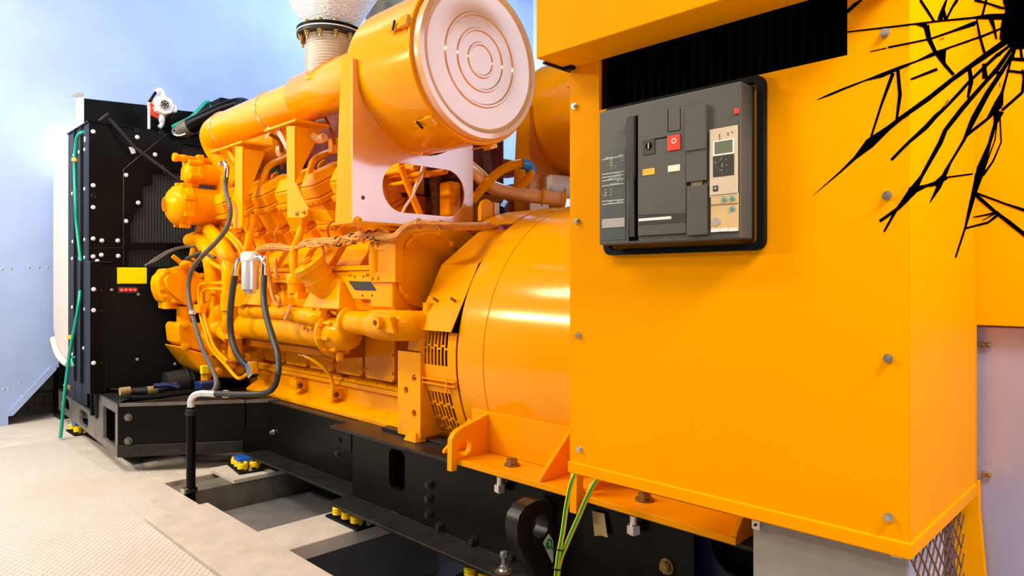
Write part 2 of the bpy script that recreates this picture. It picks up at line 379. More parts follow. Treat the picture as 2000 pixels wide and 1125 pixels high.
# ---------------------------------------------------------------- BREAKER
BY = 1.385
def B(px, py, dy=0.): return PY(px, py, BY+dy)
A0 = B(1170,218); A1 = B(1447,158); zb = (B(1172,478).z+B(1450,466).z)/2; zt = (A0.z+A1.z)/2
bx0, bx1 = A0.x, A1.x
br = thing('circuit_breaker', 'dark grey circuit breaker with red and black push buttons set in the orange cabinet', 'circuit breaker', ((bx0+bx1)/2,BY+.04,zb))
MB().box((bx0,BY,zb), (bx1,BY+.095,zt)).build('housing', 'breaker', br, .004)
gx0, gx1 = PY(1186,400,CY).x, PY(1499,300,CY).x; gz0, gz1 = PY(1200,500,CY).z, PY(1480,150,CY).z
gz0 = (PY(1200,499,CY).z+PY(1480,489,CY).z)/2
gc = V(((gx0+gx1)/2, CY-.018, (gz0+gz1)/2))
MB().plate(rrect(gc, XA, ZA, gx1-gx0, gz1-gz0, .022), (0,.0178,0), [rrect(gc, XA, ZA, gx1-gx0-.034, gz1-gz0-.03, .012)]).build('gasket', 'blackmatt', br, .002)
def bpl(name, m, px0, py0, px1, py1, th=.003, off=0., bev=.0008, parent=None, **k):   # raised rectangular plate by its top-left and bottom-right pixel
    a = B(px0,py0); b = B(px1,py1)
    return MB().box((a.x,BY-off-th,b.z), (b.x,BY-off,a.z)).build(name, m, parent or br, bev, **k)
# left rating label with its mirrored white print
lab = bpl('rating_label', 'labelgreen', 1174,294.5, 1222.5,468, .0012, label='grey green rating label')
def marks(parent, m, items, off, y=None):
    for (px0, py0, px1, py1) in items:
        a = B(px0,py0); b = B(px1,py1); yy = BY-off
        MB().plate([(a.x,yy,a.z),(b.x,yy,b.z),(b.x,yy,b.z-.0014),(a.x,yy,a.z-.0014)], (0,-.0004,0)).build('rule', m, parent)
marks(lab, 'markwhite', [(1176.5,312,1218.5,303.5),(1176.5,340.5,1218.5,334),(1176.5,346.5,1218.5,340.5),(1176.5,353,1218.5,347.5),(1176.5,363,1219,357.5),(1176.5,393,1219.5,389),(1176.5,399,1219.5,395)], .0012)
def text(parent, body, m, c, h, right, up, nrm, th=.0004, mirror=False, name='lettering', bold=0.):
    cu = bpy.data.curves.new('t', 'FONT'); cu.body = body; cu.size = 1; cu.align_x = 'CENTER'; cu.align_y = 'CENTER'; cu.extrude = .0; cu.offset = bold
    o = bpy.data.objects.new('t', cu); C.objects.link(o)
    dg = bpy.context.evaluated_depsgraph_get(); me = bpy.data.meshes.new_from_object(o.evaluated_get(dg))
    bpy.data.objects.remove(o); bpy.data.curves.remove(cu)
    r = V(right).normalized()*h*(-1 if mirror else 1); u = V(up).normalized()*h; n = V(nrm).normalized()
    mat4 = Matrix((( r.x,u.x,n.x,c[0]),(r.y,u.y,n.y,c[1]),(r.z,u.z,n.z,c[2]),(0,0,0,1)))
    b = MB(); b.bm.from_mesh(me); bmesh.ops.transform(b.bm, matrix=mat4, verts=b.bm.verts[:])
    b2 = b.build(name, m, parent); return b2
def btext(parent, s, m, px, py, h, off, mirror=True, **k):
    p = B(px,py); return text(parent, s, m, (p.x, BY-off-.0005, p.z), h, (1,0,0), (0,0,1), (0,-1,0), mirror=mirror, **k)
for s, px, py, h in (('H2 25',1213,303,.0052),('Ue 1000V',1189,308,.0052),('Icu 50',1215.5,309,.0042),('Icw',1216.5,314,.0042),('65kA',1194.5,312.5,.0042),('42kA',1194.5,318,.0042),('50/60',1194.8,323,.0042),('Hz',1195,328.5,.0042),
                     ('~ ~',1215,322,.0055),('I I',1203,325,.006),('cat.B t=1s',1206.5,339.5,.0045),('Uimp 12kV',1206,346,.0048),('50/60Hz',1193,349,.0042),('IEC 60947',1211,352.5,.0046),('UTE VDE BS UNE',1201,358.5,.0034),
                     ('IEC',1194,370,.0042),('JIS',1184,371,.0042),('AS',1194,375.5,.0042),('VDE',1184,376.5,.0042),('UTE',1194,381,.0042),('NEMA',1182.5,382,.0042),('IEC 947-2',1211,393.5,.0046),('CEI EN',1193,395,.0042)):
    btext(lab, s, 'markwhite', px, py, h, .0012)
bpl('grey_strip', 'greylabel', 1176.5,428.5, 1221,443, .0014, .0012, parent=lab)
# charging lever in its slot
a = B(1228,229); b = B(1247,470)
MB().box((a.x,BY-.0005,b.z), (b.x,BY-.0001,a.z)).build('lever_slot', 'darkslot', br)
la = B(1227.5,234); lb = B(1243,344); lc = B(1233,471)
MB().plate([(la.x,BY-.012,la.z),(lb.x,BY-.012,la.z+.003),(lb.x,BY-.012,lb.z+.004),(lb.x-.004,BY-.008,lb.z-.01),(lb.x-.003,BY-.005,lc.z+.01),(la.x+.006,BY-.005,lc.z+.01),(la.x+.004,BY-.008,lb.z-.01),(la.x,BY-.012,lb.z)], (0,.011,0)).build('charging_lever', 'breakerdark', br, .001)
MB().ball(B(1222,253)+V((.002,-.0006,0)), .011, 1,.05,1.1).build('finger_recess', 'breakerdark', br)
# centre cover and its parts
cc = bpl('front_cover', 'breaker', 1248.5,228, 1342.5,455.5, .006)
bpl('side_cover', 'breaker', 1343.5,211.5, 1382,291, .011)
bpl('side_cover', 'breaker', 1343.5,294, 1382,352, .008)
bpl('side_cover', 'breaker', 1344.2,365, 1383,458, .008)
bpl('latch_recess', 'tape', 1351.5,354.5, 1372.5,362.5, .003)
sq = MB()
for (x0,y0,x1,y1) in ((1307,216,1308,259),(1331,212,1332,254),):
    a = B(x0,y0); b = B(x1,y1); sq.box((a.x,BY-.0064,b.z), (b.x,BY-.006,a.z))
sq.build('seam', 'darkslot', cc); sq = MB()
a = B(1307,258); b = B(1332,254); sq.plate([(a.x,BY-.006,a.z),(b.x,BY-.006,b.z),(b.x,BY-.006,b.z-.0015),(a.x,BY-.006,a.z-.0015)], (0,-.0004,0))
sq.build('seam', 'darkslot', cc); sq = MB()
a = B(1258,277); b = B(1332,263); sq.plate([(a.x,BY-.006,a.z+.001),(b.x,BY-.006,b.z+.001),(b.x,BY-.006,b.z-.0015),(a.x,BY-.006,a.z-.0015)], (0,-.0006,0))
sq.build('seam', 'darkslot', cc); sq = MB()
a = B(1250,421); b = B(1342,416); sq.plate([(a.x,BY-.006,a.z),(b.x,BY-.006,b.z),(b.x,BY-.006,b.z-.001),(a.x,BY-.006,a.z-.001)], (0,-.0004,0))
sq.build('seam', 'darkslot', cc)
on = bpl('on_button', 'breakerdark', 1259,276.5, 1282,301, .002, .006); 
MB().cyl(B(1270.5,286)+V((0,-.008,0)), B(1270.5,286)+V((0,-.0095,0)), .0085).build('button_dish', 'black', on)
btext(on, 'I', 'markwhite', 1270.8,286.5, .020, .0095, False, bold=.01)
off = bpl('off_button', 'red', 1307.3,267, 1331.5,292.5, .003, .006, label='red off button')
MB().cyl(B(1320.5,277)+V((0,-.009,0)), B(1320.5,277)+V((0,-.0097,0)), .0085).build('button_dish', 'red', off)
btext(off, 'O', 'markwhite', 1320.8,277, .017, .0097, False, bold=.02)
bpl('charge_window', 'amber', 1258,331.5, 1281.5,341, .0012, .006)
bpl('contact_window', 'cream', 1307.5,324.5, 1331,334, .0012, .006)
nb = bpl('name_strip', 'breakerdark', 1250,423, 1342,434, .0006, .006)
a = B(1250.5,427.5); b = B(1314,423); MB().plate([(a.x,BY-.0066,a.z),(b.x,BY-.0066,a.z),(b.x,BY-.0066,a.z-.0065),(a.x,BY-.0066,a.z-.0065)], (0,-.0006,0)).build('white_strip', 'markwhite', nb)
bpl('red_indicator', 'red', 1435,213, 1444,222, .004, bev=.0015)
# trip unit
tu = bpl('trip_unit', 'beige', 1388,254, 1441.5,381, .005, label='beige electronic trip unit')
tl = bpl('lower_cover', 'tan', 1390,382, 1443,451, .0045, label='tan trip unit cover with teal dials')
a = B(1396,273); 
fr = bpl('screen_frame', 'white', 1394.5,277, 1436,300.5, .001, .005, parent=tu)
bpl('screen', 'lcd', 1398.5,278.5, 1433.5,297, .0008, .006, parent=tu, label='olive screen')
kp = bpl('graph_panel', 'breakerdark', 1395,303, 1436,342, .0008, .005, parent=tu)
km = MB()
for i in range(26):
    px = 1398+random.choice((0,2,6,9,13,15,22))+random.random()*2; py = 306+random.random()*34
    c_ = B(px, py); km.box((c_.x-.0006,BY-.0062,c_.z-.002*random.random()-.0005), (c_.x+.0005,BY-.0058,c_.z+.001))
km.build('print_mark', 'greylabel', kp)
km = MB()
for px,py in ((1407.5,264),(1407.5,267.5),(1408,272),(1424,260.5),(1424.2,264),(1432.5,259)):
    c_ = B(px,py); km.box((c_.x-.0014,BY-.0055,c_.z-.0014), (c_.x+.0014,BY-.005,c_.z+.0014))
km.build('indicator_mark', 'markdark', tu)
k_ = bpl('reset_key', 'breakerdark', 1395,363.5, 1405,373.5, .001, .005, parent=tu)
btext(k_, '+', 'markwhite', 1400,368.5, .011, .006, False, bold=.02)
for px,py in ((1416.8,390.5),(1432.2,388.5),(1432.6,408.5)):
    c_ = B(px,py); d = MB().cyl(c_+V((0,-.0045,0)), c_+V((0,-.0075,0)), .0042, 16)
    for i in range(8): q = c_+V((math.cos(i*math.pi/4)*.0066, 0, math.sin(i*math.pi/4)*.0066)); d.box(q+V((-.0006,-.0051,-.0006)), q+V((.0006,-.0046,.0006)))
    d.build('dial', 'teal', tl)
c_ = B(1401.2,433); MB().cyl(c_+V((0,-.0045,0)), c_+V((0,-.0065,0)), .0092, 24).build('seal', 'greylabel', tl)
for x0,x1,yy in ((1390.5,1408,447.5),(1409,1424,446.5),(1425,1442.5,446)):
    bpl('terminal_flap', 'markwhite', x0,yy, x1,yy+5.5, .001, .0045, parent=tl)
ln = MB()
for (x0,y0,x1,y1) in ((1388.5,382,1442.5,377),(1389,400.5,1443,397)):
    a = B(x0,y0); b = B(x1,y1); ln.plate([(a.x,BY-.0046,a.z),(b.x,BY-.0046,b.z),(b.x,BY-.0046,b.z-.0012),(a.x,BY-.0046,a.z-.0012)], (0,-.0008,0))
ln.build('parting_line', 'markdark', tl)

# ---------------------------------------------------------------- NEIGHBOUR ENCLOSURE, DUCT, GUARDS
NY = 2.02
ne = thing('rear_enclosure', 'orange enclosure panel standing behind the cabinet at the right edge', 'enclosure', (.3,2.2,0))
zlow = PY(1950,637,NY).z
MB().box((CX1-.02,NY,zlow), (1.3,NY+.02,2.7)).box((CX1-.02,NY+.021,zlow), (1.3,2.7,zlow+.02)).build('panel', 'cab', ne, .003)
MB().box((CX1-.045,NY-.0012,PY(1905,960,NY).z), (CX1+.0005,NY-.0002,2.6)).build('edge_strip', 'cab', ne)
a = PY(1858,990,NY+.03); b = PY(1924,1125,NY+.03)
MB().plate([PY(1848,940,2.03), PY(1912,940,2.03), PY(1913,1000,2.03), PY(1926,1140,2.03), PY(1938,1260,2.03), PY(1880,1260,2.03), PY(1868,1140,2.03), PY(1858,1000,2.03)], (0,.02,0)).build('support_leg', 'cab', ne, .002)
for px,py in ((1916,673),(1917,925)): bolt(ne, PY(px,py,2.06)+V((.004,0,0)), (1,-.3,0), .006, .016, 'brass')
fd = MB()
fz0, fz1 = -.5, zlow-.004
fd.box((CX1-.3,NY+.045,fz0), (1.25,2.66,fz1))
tag(fd.build('foil_duct', 'foil', None, .004), 'lavender foil-clad duct with brown blotches, under the rear orange enclosure', 'duct')
# grey board and expanded mesh under the cabinet
sb = thing('support_board', 'grey fibre board panel closing the space under the orange cabinet', 'panel', (-.56,1.5,.1))
q0 = PY(1472,1050,1.5).x; q1 = PY(1772,1080,1.5).x
MB().box((q0,1.497,-.5), (q1,1.512,CZ0-.034)).build('board', 'greysheet', sb, .002)
for px,py,w_,h_ in ((1478,1024,16,18),(1752,1076,20,24)):
    c_ = PY(px,py,1.49); k = R(1,c_)
    cl = MB().box((c_.x-w_/2*k,1.484,c_.z-h_/2*k), (c_.x+w_/2*k,1.4965,c_.z+h_/2*k)).build('clip', 'zinc', sb, .001)
    MB().cyl((c_.x,1.4835,c_.z), (c_.x,1.480,c_.z), .003).build('screw', 'steelblack', cl)
mg = thing('mesh_guard', 'brown expanded-metal mesh guard under the side of the orange cabinet', 'mesh', (CX1-.012,1.72,0))
ms = MB(); mx = CX1-.012; pw, ph = .052, .0235
for i in range(9):
    for j in range(46):
        y = 1.53+(i+(j%2)*.5)*pw; z = -.36+j*ph*.5*2*.5
        z = -.40+j*ph
        if z > CZ0-.05 or y > 1.93: continue
        for dy in (-1,1):
            ms.obox((mx,y+dy*pw*.25,z+ph*.5), (0,dy*pw*.5,ph), (1,0,0), (0,ph,-dy*pw*.5), math.hypot(pw*.5,ph)*1.06, .0025, .0045)
ms.build('mesh', 'meshbrown', mg)
MB().box((CX1-.075,1.525,-.5), (CX1-.070,2.018,CZ0-.04)).build('backglow', 'backglow', mg, label='pale blue liner sheet, added for the brightness behind the mesh')
# ---------------------------------------------------------------- BLACK SHATTER OVERLAY, an image graphic traced onto the cabinet faces
dk = thing('shatter_overlay', 'black shattered-glass decal traced from the view across the orange cabinet', 'overlay', (CX1,1.9,1.6))
K = [[(205,50,14),(235,22,16),(265,0,8)],
 [(205,135,6),(420,110,8),(600,88,8),(740,75,10),(800,70,22),(875,70,28)],
 [(303,218,4),(370,203,5)], [(378,200,8),(480,180,8),(560,163,8),(650,132,10),(740,100,20),(755,90,8)],
 [(76,422,2),(130,400,9),(190,375,9),(280,340,6),(350,318,18),(430,285,14),(500,258,7),(570,228,18),(640,200,8),(770,155,10),(860,118,9)],
 [(58,828,1),(180,722,8),(240,665,14),(300,605,42),(380,540,20),(430,500,18),(550,415,20),(650,335,18),(760,255,22),(860,185,26),(900,150,40)],
 [(398,310,16),(350,440,10),(302,590,8)], [(418,288,14),(428,400,16),(413,512,10)],
 [(515,0,10),(545,45,10),(575,92,8)], [(625,0,8),(608,45,16),(598,82,22)], [(612,30,6),(622,82,14)], [(670,0,14),(650,30,10),(625,80,9)],
 [(500,102,8),(540,108,24),(552,165,18),(580,222,14),(620,275,14),(655,315,12)], [(600,215,50),(606,245,30),(621,276,4)],
 [(475,335,9),(585,292,13)], [(597,168,3),(615,161,3)],
 [(392,675,12),(450,615,12),(540,535,20),(580,490,18),(620,455,12),(690,380,14),(720,345,12),(830,240,14),(895,190,12)], [(590,480,3),(634,420,3)],
 [(722,285,14),(730,345,18),(716,412,9)],
 [(343,934,12),(420,880,14),(480,808,36),(520,745,14),(600,600,20),(620,550,18),(690,460,20),(790,345,16),(840,290,20),(900,205,14)],
 [(361,978,8),(410,890,12),(470,820,28)], [(470,808,34),(540,785,12),(580,775,20),(620,745,30)],
 [(554,858,2),(592,790,20),(625,720,18),(640,690,10),(700,590,12),(740,500,26),(800,390,22),(860,300,18),(912,215,14)],
 [(620,750,7),(735,735,7)], [(705,575,14),(800,500,12),(845,440,40),(860,390,12),(885,300,9),(908,210,10)],
 [(845,470,46),(832,520,16),(805,610,14),(770,715,38),(745,800,24),(705,960,8),(664,1087,7)], [(850,480,6),(856,600,6),(822,680,8),(780,740,10)], [(842,490,4),(830,590,5),(790,700,6)],
 [(860,465,12),(945,390,12),(952,330,12),(945,295,10)], [(745,820,16),(830,895,14),(890,940,18),(965,1000,18)], [(750,815,8),(870,860,8),(965,892,14)],
 [(738,918,5),(790,908,7),(845,897,12)], [(705,965,8),(800,940,9),(845,905,12)], [(775,932,3),(825,905,5)],
 [(752,82,8),(765,150,10),(785,222,12)], [(812,75,22),(826,120,12),(836,165,8)], [(793,0,10),(775,70,10)], [(745,0,14),(800,14,8),(868,36,10)], [(800,15,6),(852,34,8)],
 [(783,270,16),(788,330,24)], [(890,248,12),(955,252,16)], [(880,298,10),(955,308,12)], [(938,205,10),(944,250,12)], [(915,200,8),(905,250,8)], [(835,235,16),(852,225,16)], [(850,350,3),(850,368,3)], [(820,300,14),(850,310,14)]]
hub = [(862,0),(872,45),(856,95),(848,165),(880,185),(905,210),(960,205),(1000,150),(1000,-60),(880,-60)]
pxc = 1000+F*(CX1+CY)/(CY-CX1); pxe = 1000+F*(CX1+NY)/(NY-CX1)
def clip(poly, x, keep_left):
    out = []
    for i in range(len(poly)):
        a, b = poly[i], poly[(i+1)%len(poly)]
        ia = (a[0] <= x) == keep_left; ib = (b[0] <= x) == keep_left
        if ia: out.append(a)
        if ia != ib: t = (x-a[0])/(b[0]-a[0]); out.append((x, a[1]+(b[1]-a[1])*t))
    return out
polys = [[(1560+x/2.1636, y/2.1636) for x, y in hub]]
for ln in K:
    pts = [(1560+x/2.1636, y/2.1636, w/2.1636/2) for x, y, w in ln]
    for a, b in zip(pts, pts[1:]):
        dx, dy = b[0]-a[0], b[1]-a[1]; l = math.hypot(dx, dy) or 1; nx, ny = -dy/l, dx/l; ex, ey = dx/l*.25*min(a[2],b[2]), dy/l*.25*min(a[2],b[2])
        polys.append([(a[0]-ex+nx*a[2], a[1]-ey+ny*a[2]), (b[0]+ex+nx*b[2], b[1]+ey+ny*b[2]), (b[0]+ex-nx*b[2], b[1]+ey-ny*b[2]), (a[0]-ex-nx*a[2], a[1]-ey-ny*a[2])])
d1, d2, d3 = MB(), MB(), MB()
for po in polys:
    q = clip(po, pxc, True)
    if len(q) > 2: d1.face([d1.bm.verts.new(PY(x, y, CY-.0008)) for x, y in q])
    q = clip(clip(po, pxc, False), pxe, True)
    if len(q) > 2: d2.face([d2.bm.verts.new(PX(x, y, CX1+.0014)) for x, y in q])
    q = clip(po, pxe, False)
    if len(q) > 2: d3.face([d3.bm.verts.new(PY(x, y, NY-.0018)) for x, y in q])
for d, n in ((d1,'front_cracks'),(d2,'side_cracks'),(d3,'rear_cracks')): d.build(n, 'overlay', dk)
# ================================================================ SKID
ZT, ZB = .415, .105                    # top of the beams, top of the bottom flange
sk = thing('skid_frame', 'long black steel skid base carrying the orange generator set', 'frame', (-2.5,2.4,ZB))
s = MB()
slot = rrect((-2.672,1.9,.31), XA, ZA, .128, .19, .035)
s.plate([(-3.06,1.9,ZB), (-1.10,1.9,ZB), (-1.10,1.9,ZT-.001), (-3.06,1.9,ZT-.001)], (0,.03,0), [slot])
s.build('near_web', 'skid', sk)
MB().box((-2.78,1.96,ZB+.06), (-2.56,1.97,ZT-.005)).build('slot_backing', 'darkslot', sk)
s = MB().box((-4.35,2.02,ZB), (-3.061,2.05,ZT-.001)); s.build('far_web', 'skid', sk)
MB().box((-3.065,1.755,ZB-.014), (-.72,1.899,ZB)).build('near_flange', 'steelblack', sk, .003)
MB().box((-4.3,1.87,ZB-.014), (-3.07,2.019,ZB)).build('far_flange', 'steelblack', sk, .003)
MB().plate([(-3.28,1.895,ZT), (-.72,1.895,ZT), (-.72,2.14,ZT), (-2.72,2.14,ZT), (-2.72,2.3,ZT), (-3.28,2.3,ZT)], (0,0,.016)).build('near_top_plate', 'steelblack', sk, .002)
MB().box((-4.35,2.02,ZT), (-3.285,2.4,ZT+.012)).build('far_top_plate', 'steelblack', sk, .002)
MB().box((-3.0,2.035,ZT+.0165), (-2.33,2.13,ZT+.030)).build('packer_plate', 'steelblack', sk, .002)
MB().box((-3.275,1.897,ZT-.09), (-3.07,1.925,ZT-.001)).box((-3.30,2.053,.1), (-3.06,2.4,ZT-.002)).build('step_plate', 'skid', sk, .002)
MB().box((-4.35,3.40,.1), (-.72,3.7,ZT+.012)).build('rear_beam', 'skid', sk)
MB().box((-3.6,2.41,.1), (-3.5,3.39,ZT-.05)).build('cross_member', 'skid', sk)
for px,py in ((840,946),(839,973),(839,1004),(860,1028),(926,1056),(1003,1086),(1303,1106)):
    big = px == 1303
    bolt(sk, PY(px,py,1.9), (0,-1,0), .019 if big else .016, .02, 'brownbolt' if big else 'steelblack')
bolt(sk, PY(663,885,1.897), (0,-1,0), .014, .02, 'steelblack'); bolt(sk, PY(534,844,2.02), (0,-1,0), .014, .02, 'zinc')
MB().cyl(PY(665,859,1.897), PY(665,859,1.897)+V((0,-.002,0)), .012).build('bolt_hole', 'darkslot', sk)
# lifting eye standing out from the web
ex = -1.685
def E_(px, py): return PX(px, py, ex)
eo = [E_(1085,1180), E_(1022,1085), E_(1011,1060), E_(1010,1030), E_(1014,1008), E_(1026,990), E_(1046,978), E_(1072,976), E_(1092,985)]
eo = [V((ex, min(p.y, 1.899), p.z)) for p in eo]+[V((ex,1.899,E_(1100,1000).z)), V((ex,1.899,E_(1100,1180).z))]
eh = E_(1056,1028)
MB().plate(eo, (-.06,0,0), [circ(eh, YA, ZA, .043)]).build('lifting_eye', 'steelblack', sk)
st = E_(1075,1070)+V((.001,0,0))
s1 = MB().plate([E_(1060,1060)+V((.001,0,0)), E_(1071,1042)+V((.001,0,0)), E_(1092,1075)+V((.001,0,0)), E_(1078,1100)+V((.001,0,0))], (.0006,0,0)); stk = s1.build('earth_sticker', 'markwhite', sk, label='white sticker with a green earth emblem')
e1 = MB().torus(E_(1071,1062)+V((.0022,0,0)), XA, R(8,st), R(2.2,st), 24, 6).tube([E_(1076,1069)+V((.0022,0,0)), E_(1081,1076)+V((.0022,0,0)), E_(1081,1083)+V((.0022,0,0)), E_(1086,1090)+V((.0022,0,0))], R(2,st), 6, 3)
e1.obox(E_(1070,1064)+V((.0022,0,0)), (0,1,0), (0,0,1), (1,0,0), R(4,st), R(9,st), .001); e1.build('earth_emblem', 'green', stk)
# levelling bolt on the flange
lb_ = PZ(984,1117,ZB)
MB().cyl(lb_, lb_+V((0,0,.004)), .034).build('washer', 'rust', sk)
MB().bolt(lb_+V((0,0,.004)), ZA, .017, .02).cyl(lb_, lb_+V((0,0,.078)), .0095).build('levelling_bolt', 'zinc', sk)
MB().bolt(lb_+V((0,0,.055)), ZA, .016, .02, False).build('bolt', 'zinc', sk)
tp = PY(1168,1000,1.885); tk = MB()
tk.plate([PY(1156,998,1.888), PY(1180,1003,1.888), PY(1185,1040,1.883), PY(1187,1050,1.88), PY(1174,1046,1.88), PY(1161,1047,1.88)], (0,.002,0))
tag(tk.build('masking_tape', 'tape'), 'torn strip of brown masking tape hanging under the orange alternator foot', 'tape')
# navy housing with a round opening under the alternator end
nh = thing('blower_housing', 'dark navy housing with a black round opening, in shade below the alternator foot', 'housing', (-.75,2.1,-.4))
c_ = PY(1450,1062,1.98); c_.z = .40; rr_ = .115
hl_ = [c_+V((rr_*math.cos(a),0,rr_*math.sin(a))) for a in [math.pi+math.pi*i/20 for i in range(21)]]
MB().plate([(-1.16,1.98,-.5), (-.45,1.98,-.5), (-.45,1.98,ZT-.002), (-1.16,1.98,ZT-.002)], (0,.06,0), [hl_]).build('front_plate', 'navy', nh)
MB().box((-1.16,2.0405,-.5), (-.45,2.25,ZT-.002)).build('back_box', 'blackmatt', nh)
MB().tube(hl_, .005, 8, 1).build('opening_rim', 'steelblack', nh)
# ---------------------------------------------------------------- radiator end of the base: wing outrigger
wb = thing('outrigger_frame', 'wide black steel base frame of the radiator with cut-out slots, at the left', 'frame', (-5.6,1.4,.1))
wz0, wz1 = .098, .425
c0 = PZ(230,893,wz0); c0t = V((c0.x, c0.y, wz1)); c1 = PZ(546,873,wz0); c1 = V((-4.22,2.10,wz0))
dirn = (c1-c0).normalized(); inn = V((-dirn.y, dirn.x, 0)); 
if inn.x > 0: inn = -inn
o0 = c0; o1 = c1
MB().plate([o0, o1, o1+ZA*(wz1-wz0), o0+ZA*(wz1-wz0)], inn*.03).build('front_web', 'skid', wb, .004)
MB().plate([o0+ZA*(wz1-wz0), o1+ZA*(wz1-wz0), o1+inn*.25+ZA*(wz1-wz0), o0+inn*.25+ZA*(wz1-wz0)], (0,0,.012)).build('front_top', 'steelblack', wb, .004)
lf = MB(); a_ = o0-inn*.018; b2_ = o1-inn*.018
lf.plate([o0-inn*.0005+dirn*.0, o0-inn*.0005+dirn*.75, o0-inn*.0005+dirn*.75+ZA*.075, o0-inn*.0005+ZA*.075], -inn*.012); lf.build('lower_angle', 'steelblack', wb, .003)
for px,py in ((251,815),(251,861)):
    t_ = (c0.y+.09*dirn.y); p = PY(px,py,1.0)
    # intersection of the pixel ray with the web plane
    u, v = ray(px, py); d_ = V(((u-1)/S2, (u+1)/S2, v)); cam_ = V((0,0,H)); k = (o0-cam_).dot(inn)/d_.dot(inn); q = cam_+d_*k
    bolt(wb, q-inn*.001, -inn, .018, .022, 'greysteel')
# side rail, with slots, running back along the radiator
sl = V((-6.95,1.40,wz0)); sd = (sl-c0).normalized(); L_ = (sl-c0).length
def SR(a, h): return c0+sd*a+ZA*h
hh = wz1-wz0
rh = .168; outer = [SR(.66,0), SR(L_,0), SR(L_,rh), SR(.66,rh)]
hole1 = [SR(.92,.05), SR(.96,.03), SR(1.20,.03), SR(1.24,.05), SR(1.24,.115), SR(1.20,.14), SR(.96,.14), SR(.92,.115)]
hole2 = [SR(L_-.50,.04), SR(L_-.12,.04), SR(L_-.08,.08), SR(L_-.10,.14), SR(L_-.46,.14), SR(L_-.50,.10)]
n_ = V((-sd.y, sd.x, 0)); n_ = n_ if n_.y > 0 else -n_
MB().plate(outer, n_*.02, [hole1, hole2]).build('side_rail', 'greysteel', wb)
MB().plate([SR(.01,.0), SR(.655,.0), SR(.655,hh), SR(.01,hh)], n_*.02, [[SR(.07,.05), SR(.42,.05), SR(.42,.27), SR(.07,.27)]]).build('end_box', 'greysteel', wb)
MB().plate([SR(.0,hh), SR(.655,hh), SR(.655,hh)+n_*.3, SR(.0,hh)+n_*.3], (0,0,.012)).build('box_top', 'steelblack', wb, .003)
MB().plate([SR(.66,rh), SR(L_,rh), SR(L_,rh)+n_*.4, SR(.66,rh)+n_*.4], (0,0,.012)).build('rail_top', 'steelblack', wb, .003)
MB().plate([SR(.655,.0)+n_*.021, SR(.655,hh)+n_*.021, SR(.655,hh)+n_*.3, SR(.655,0)+n_*.3], -sd*.012).build('box_end', 'skid', wb)
q1_ = PY(104.5,780,1.42); q2_ = PY(116,780,1.42)
MB().box((q1_.x,1.42,-.003), (q2_.x,1.60,.62)).build('corner_leg', 'skid', wb)
MB().plate([o0+dirn*.01+ZA*(hh-.010)-inn*.0005, o1+ZA*(hh-.010)-inn*.0005, o1+ZA*(hh+.012)-inn*.0005, o0+dirn*.01+ZA*(hh+.012)-inn*.0005], -inn*.004).build('top_edge', 'greysteel', wb, .001)  # lighter strip added to draw the specular highlight of the edge
MB().plate([SR(.16,.09)+n_*.06, SR(.28,.09)+n_*.06, SR(.28,.24)+n_*.06, SR(.16,.24)+n_*.06], n_*.01).build('grey_plate', 'greylabel', wb)
MB().plate([SR(.56,.16)-n_*.004, SR(.64,.16)-n_*.004, SR(.64,.34)-n_*.004, SR(.56,.34)-n_*.004], -n_*.014).build('clamp_strap', 'steelblack', wb, .003)
MB().tube([SR(.60,.18)-n_*.03, SR(.60,.35)-n_*.03, SR(.56,.365)-n_*.0, SR(.30,.35)+n_*.28], .012, 8, 4).build('cable_loop', 'black', wb)
MB().box((-6.9,1.6,.1), (-4.9,1.9,.43)).build('cross_beam', 'skid', wb)
MB().box((-6.9,1.9,.25), (-4.35,4.0,.44)).build('base_plate', 'skid', wb)

# ---------------------------------------------------------------- spring mounts
def spring_mount(cx, cy, z0, z1, ax, n, lab, dim, zs=1.):
    t = thing('spring_mount', lab, 'spring mount', (cx,cy,z0), 'spring vibration mounts')
    A = V(ax).normalized(); Bv = V((-A.y, A.x, 0))
    MB().obox((cx,cy,z0+.006), A, Bv, ZA, dim+.13, .15, .012).build('base_plate', 'blackmatt', t, .004)
    h = z1-z0
    for i in range(n):
        for sgn in (-1,1):
            p = V((cx,cy,0))+A*(dim*(i/(n-1)-.5) if n > 1 else 0)+Bv*sgn*.036
            k = 3.6; pts = [p+V((.024*math.cos(2*math.pi*k*j/40), .024*math.sin(2*math.pi*k*j/40), z0+.018+(h*.46)*j/40)) for j in range(41)]
            MB().tube(pts, .0085, 8, 1).build('coil_spring', 'springyellow', t)
    MB().obox((cx,cy,z0+h*.79), A, Bv, ZA, dim*.8, .11, h*.41).build('top_housing', 'blue', t, .006)
    for sg in (-1,1): bolt(t, V((cx,cy,z0+.012))+A*sg*(dim/2+.045), ZA, .011, .018)
    return t
m1 = PZ(139,858,0.0); spring_mount(-6.3,1.42,-.002,.098, (1,0,0), 2, 'blue and yellow spring mount at the far left under the radiator base corner', .15)
spring_mount(-4.25,1.86,.022,.100, (1,-.15,0), 3, 'blue and yellow spring mount on a black plate behind the standing pipe', .15)
spring_mount(-3.0,1.87,-.004,.091, (1,0,0), 3, 'blue and yellow spring mount half covered by the long black skid flange', .17)
spring_mount(-1.98,1.87,-.004,.091, (1,0,0), 3, 'blue spring mount under the skid flange at the bottom of the photo', .17)

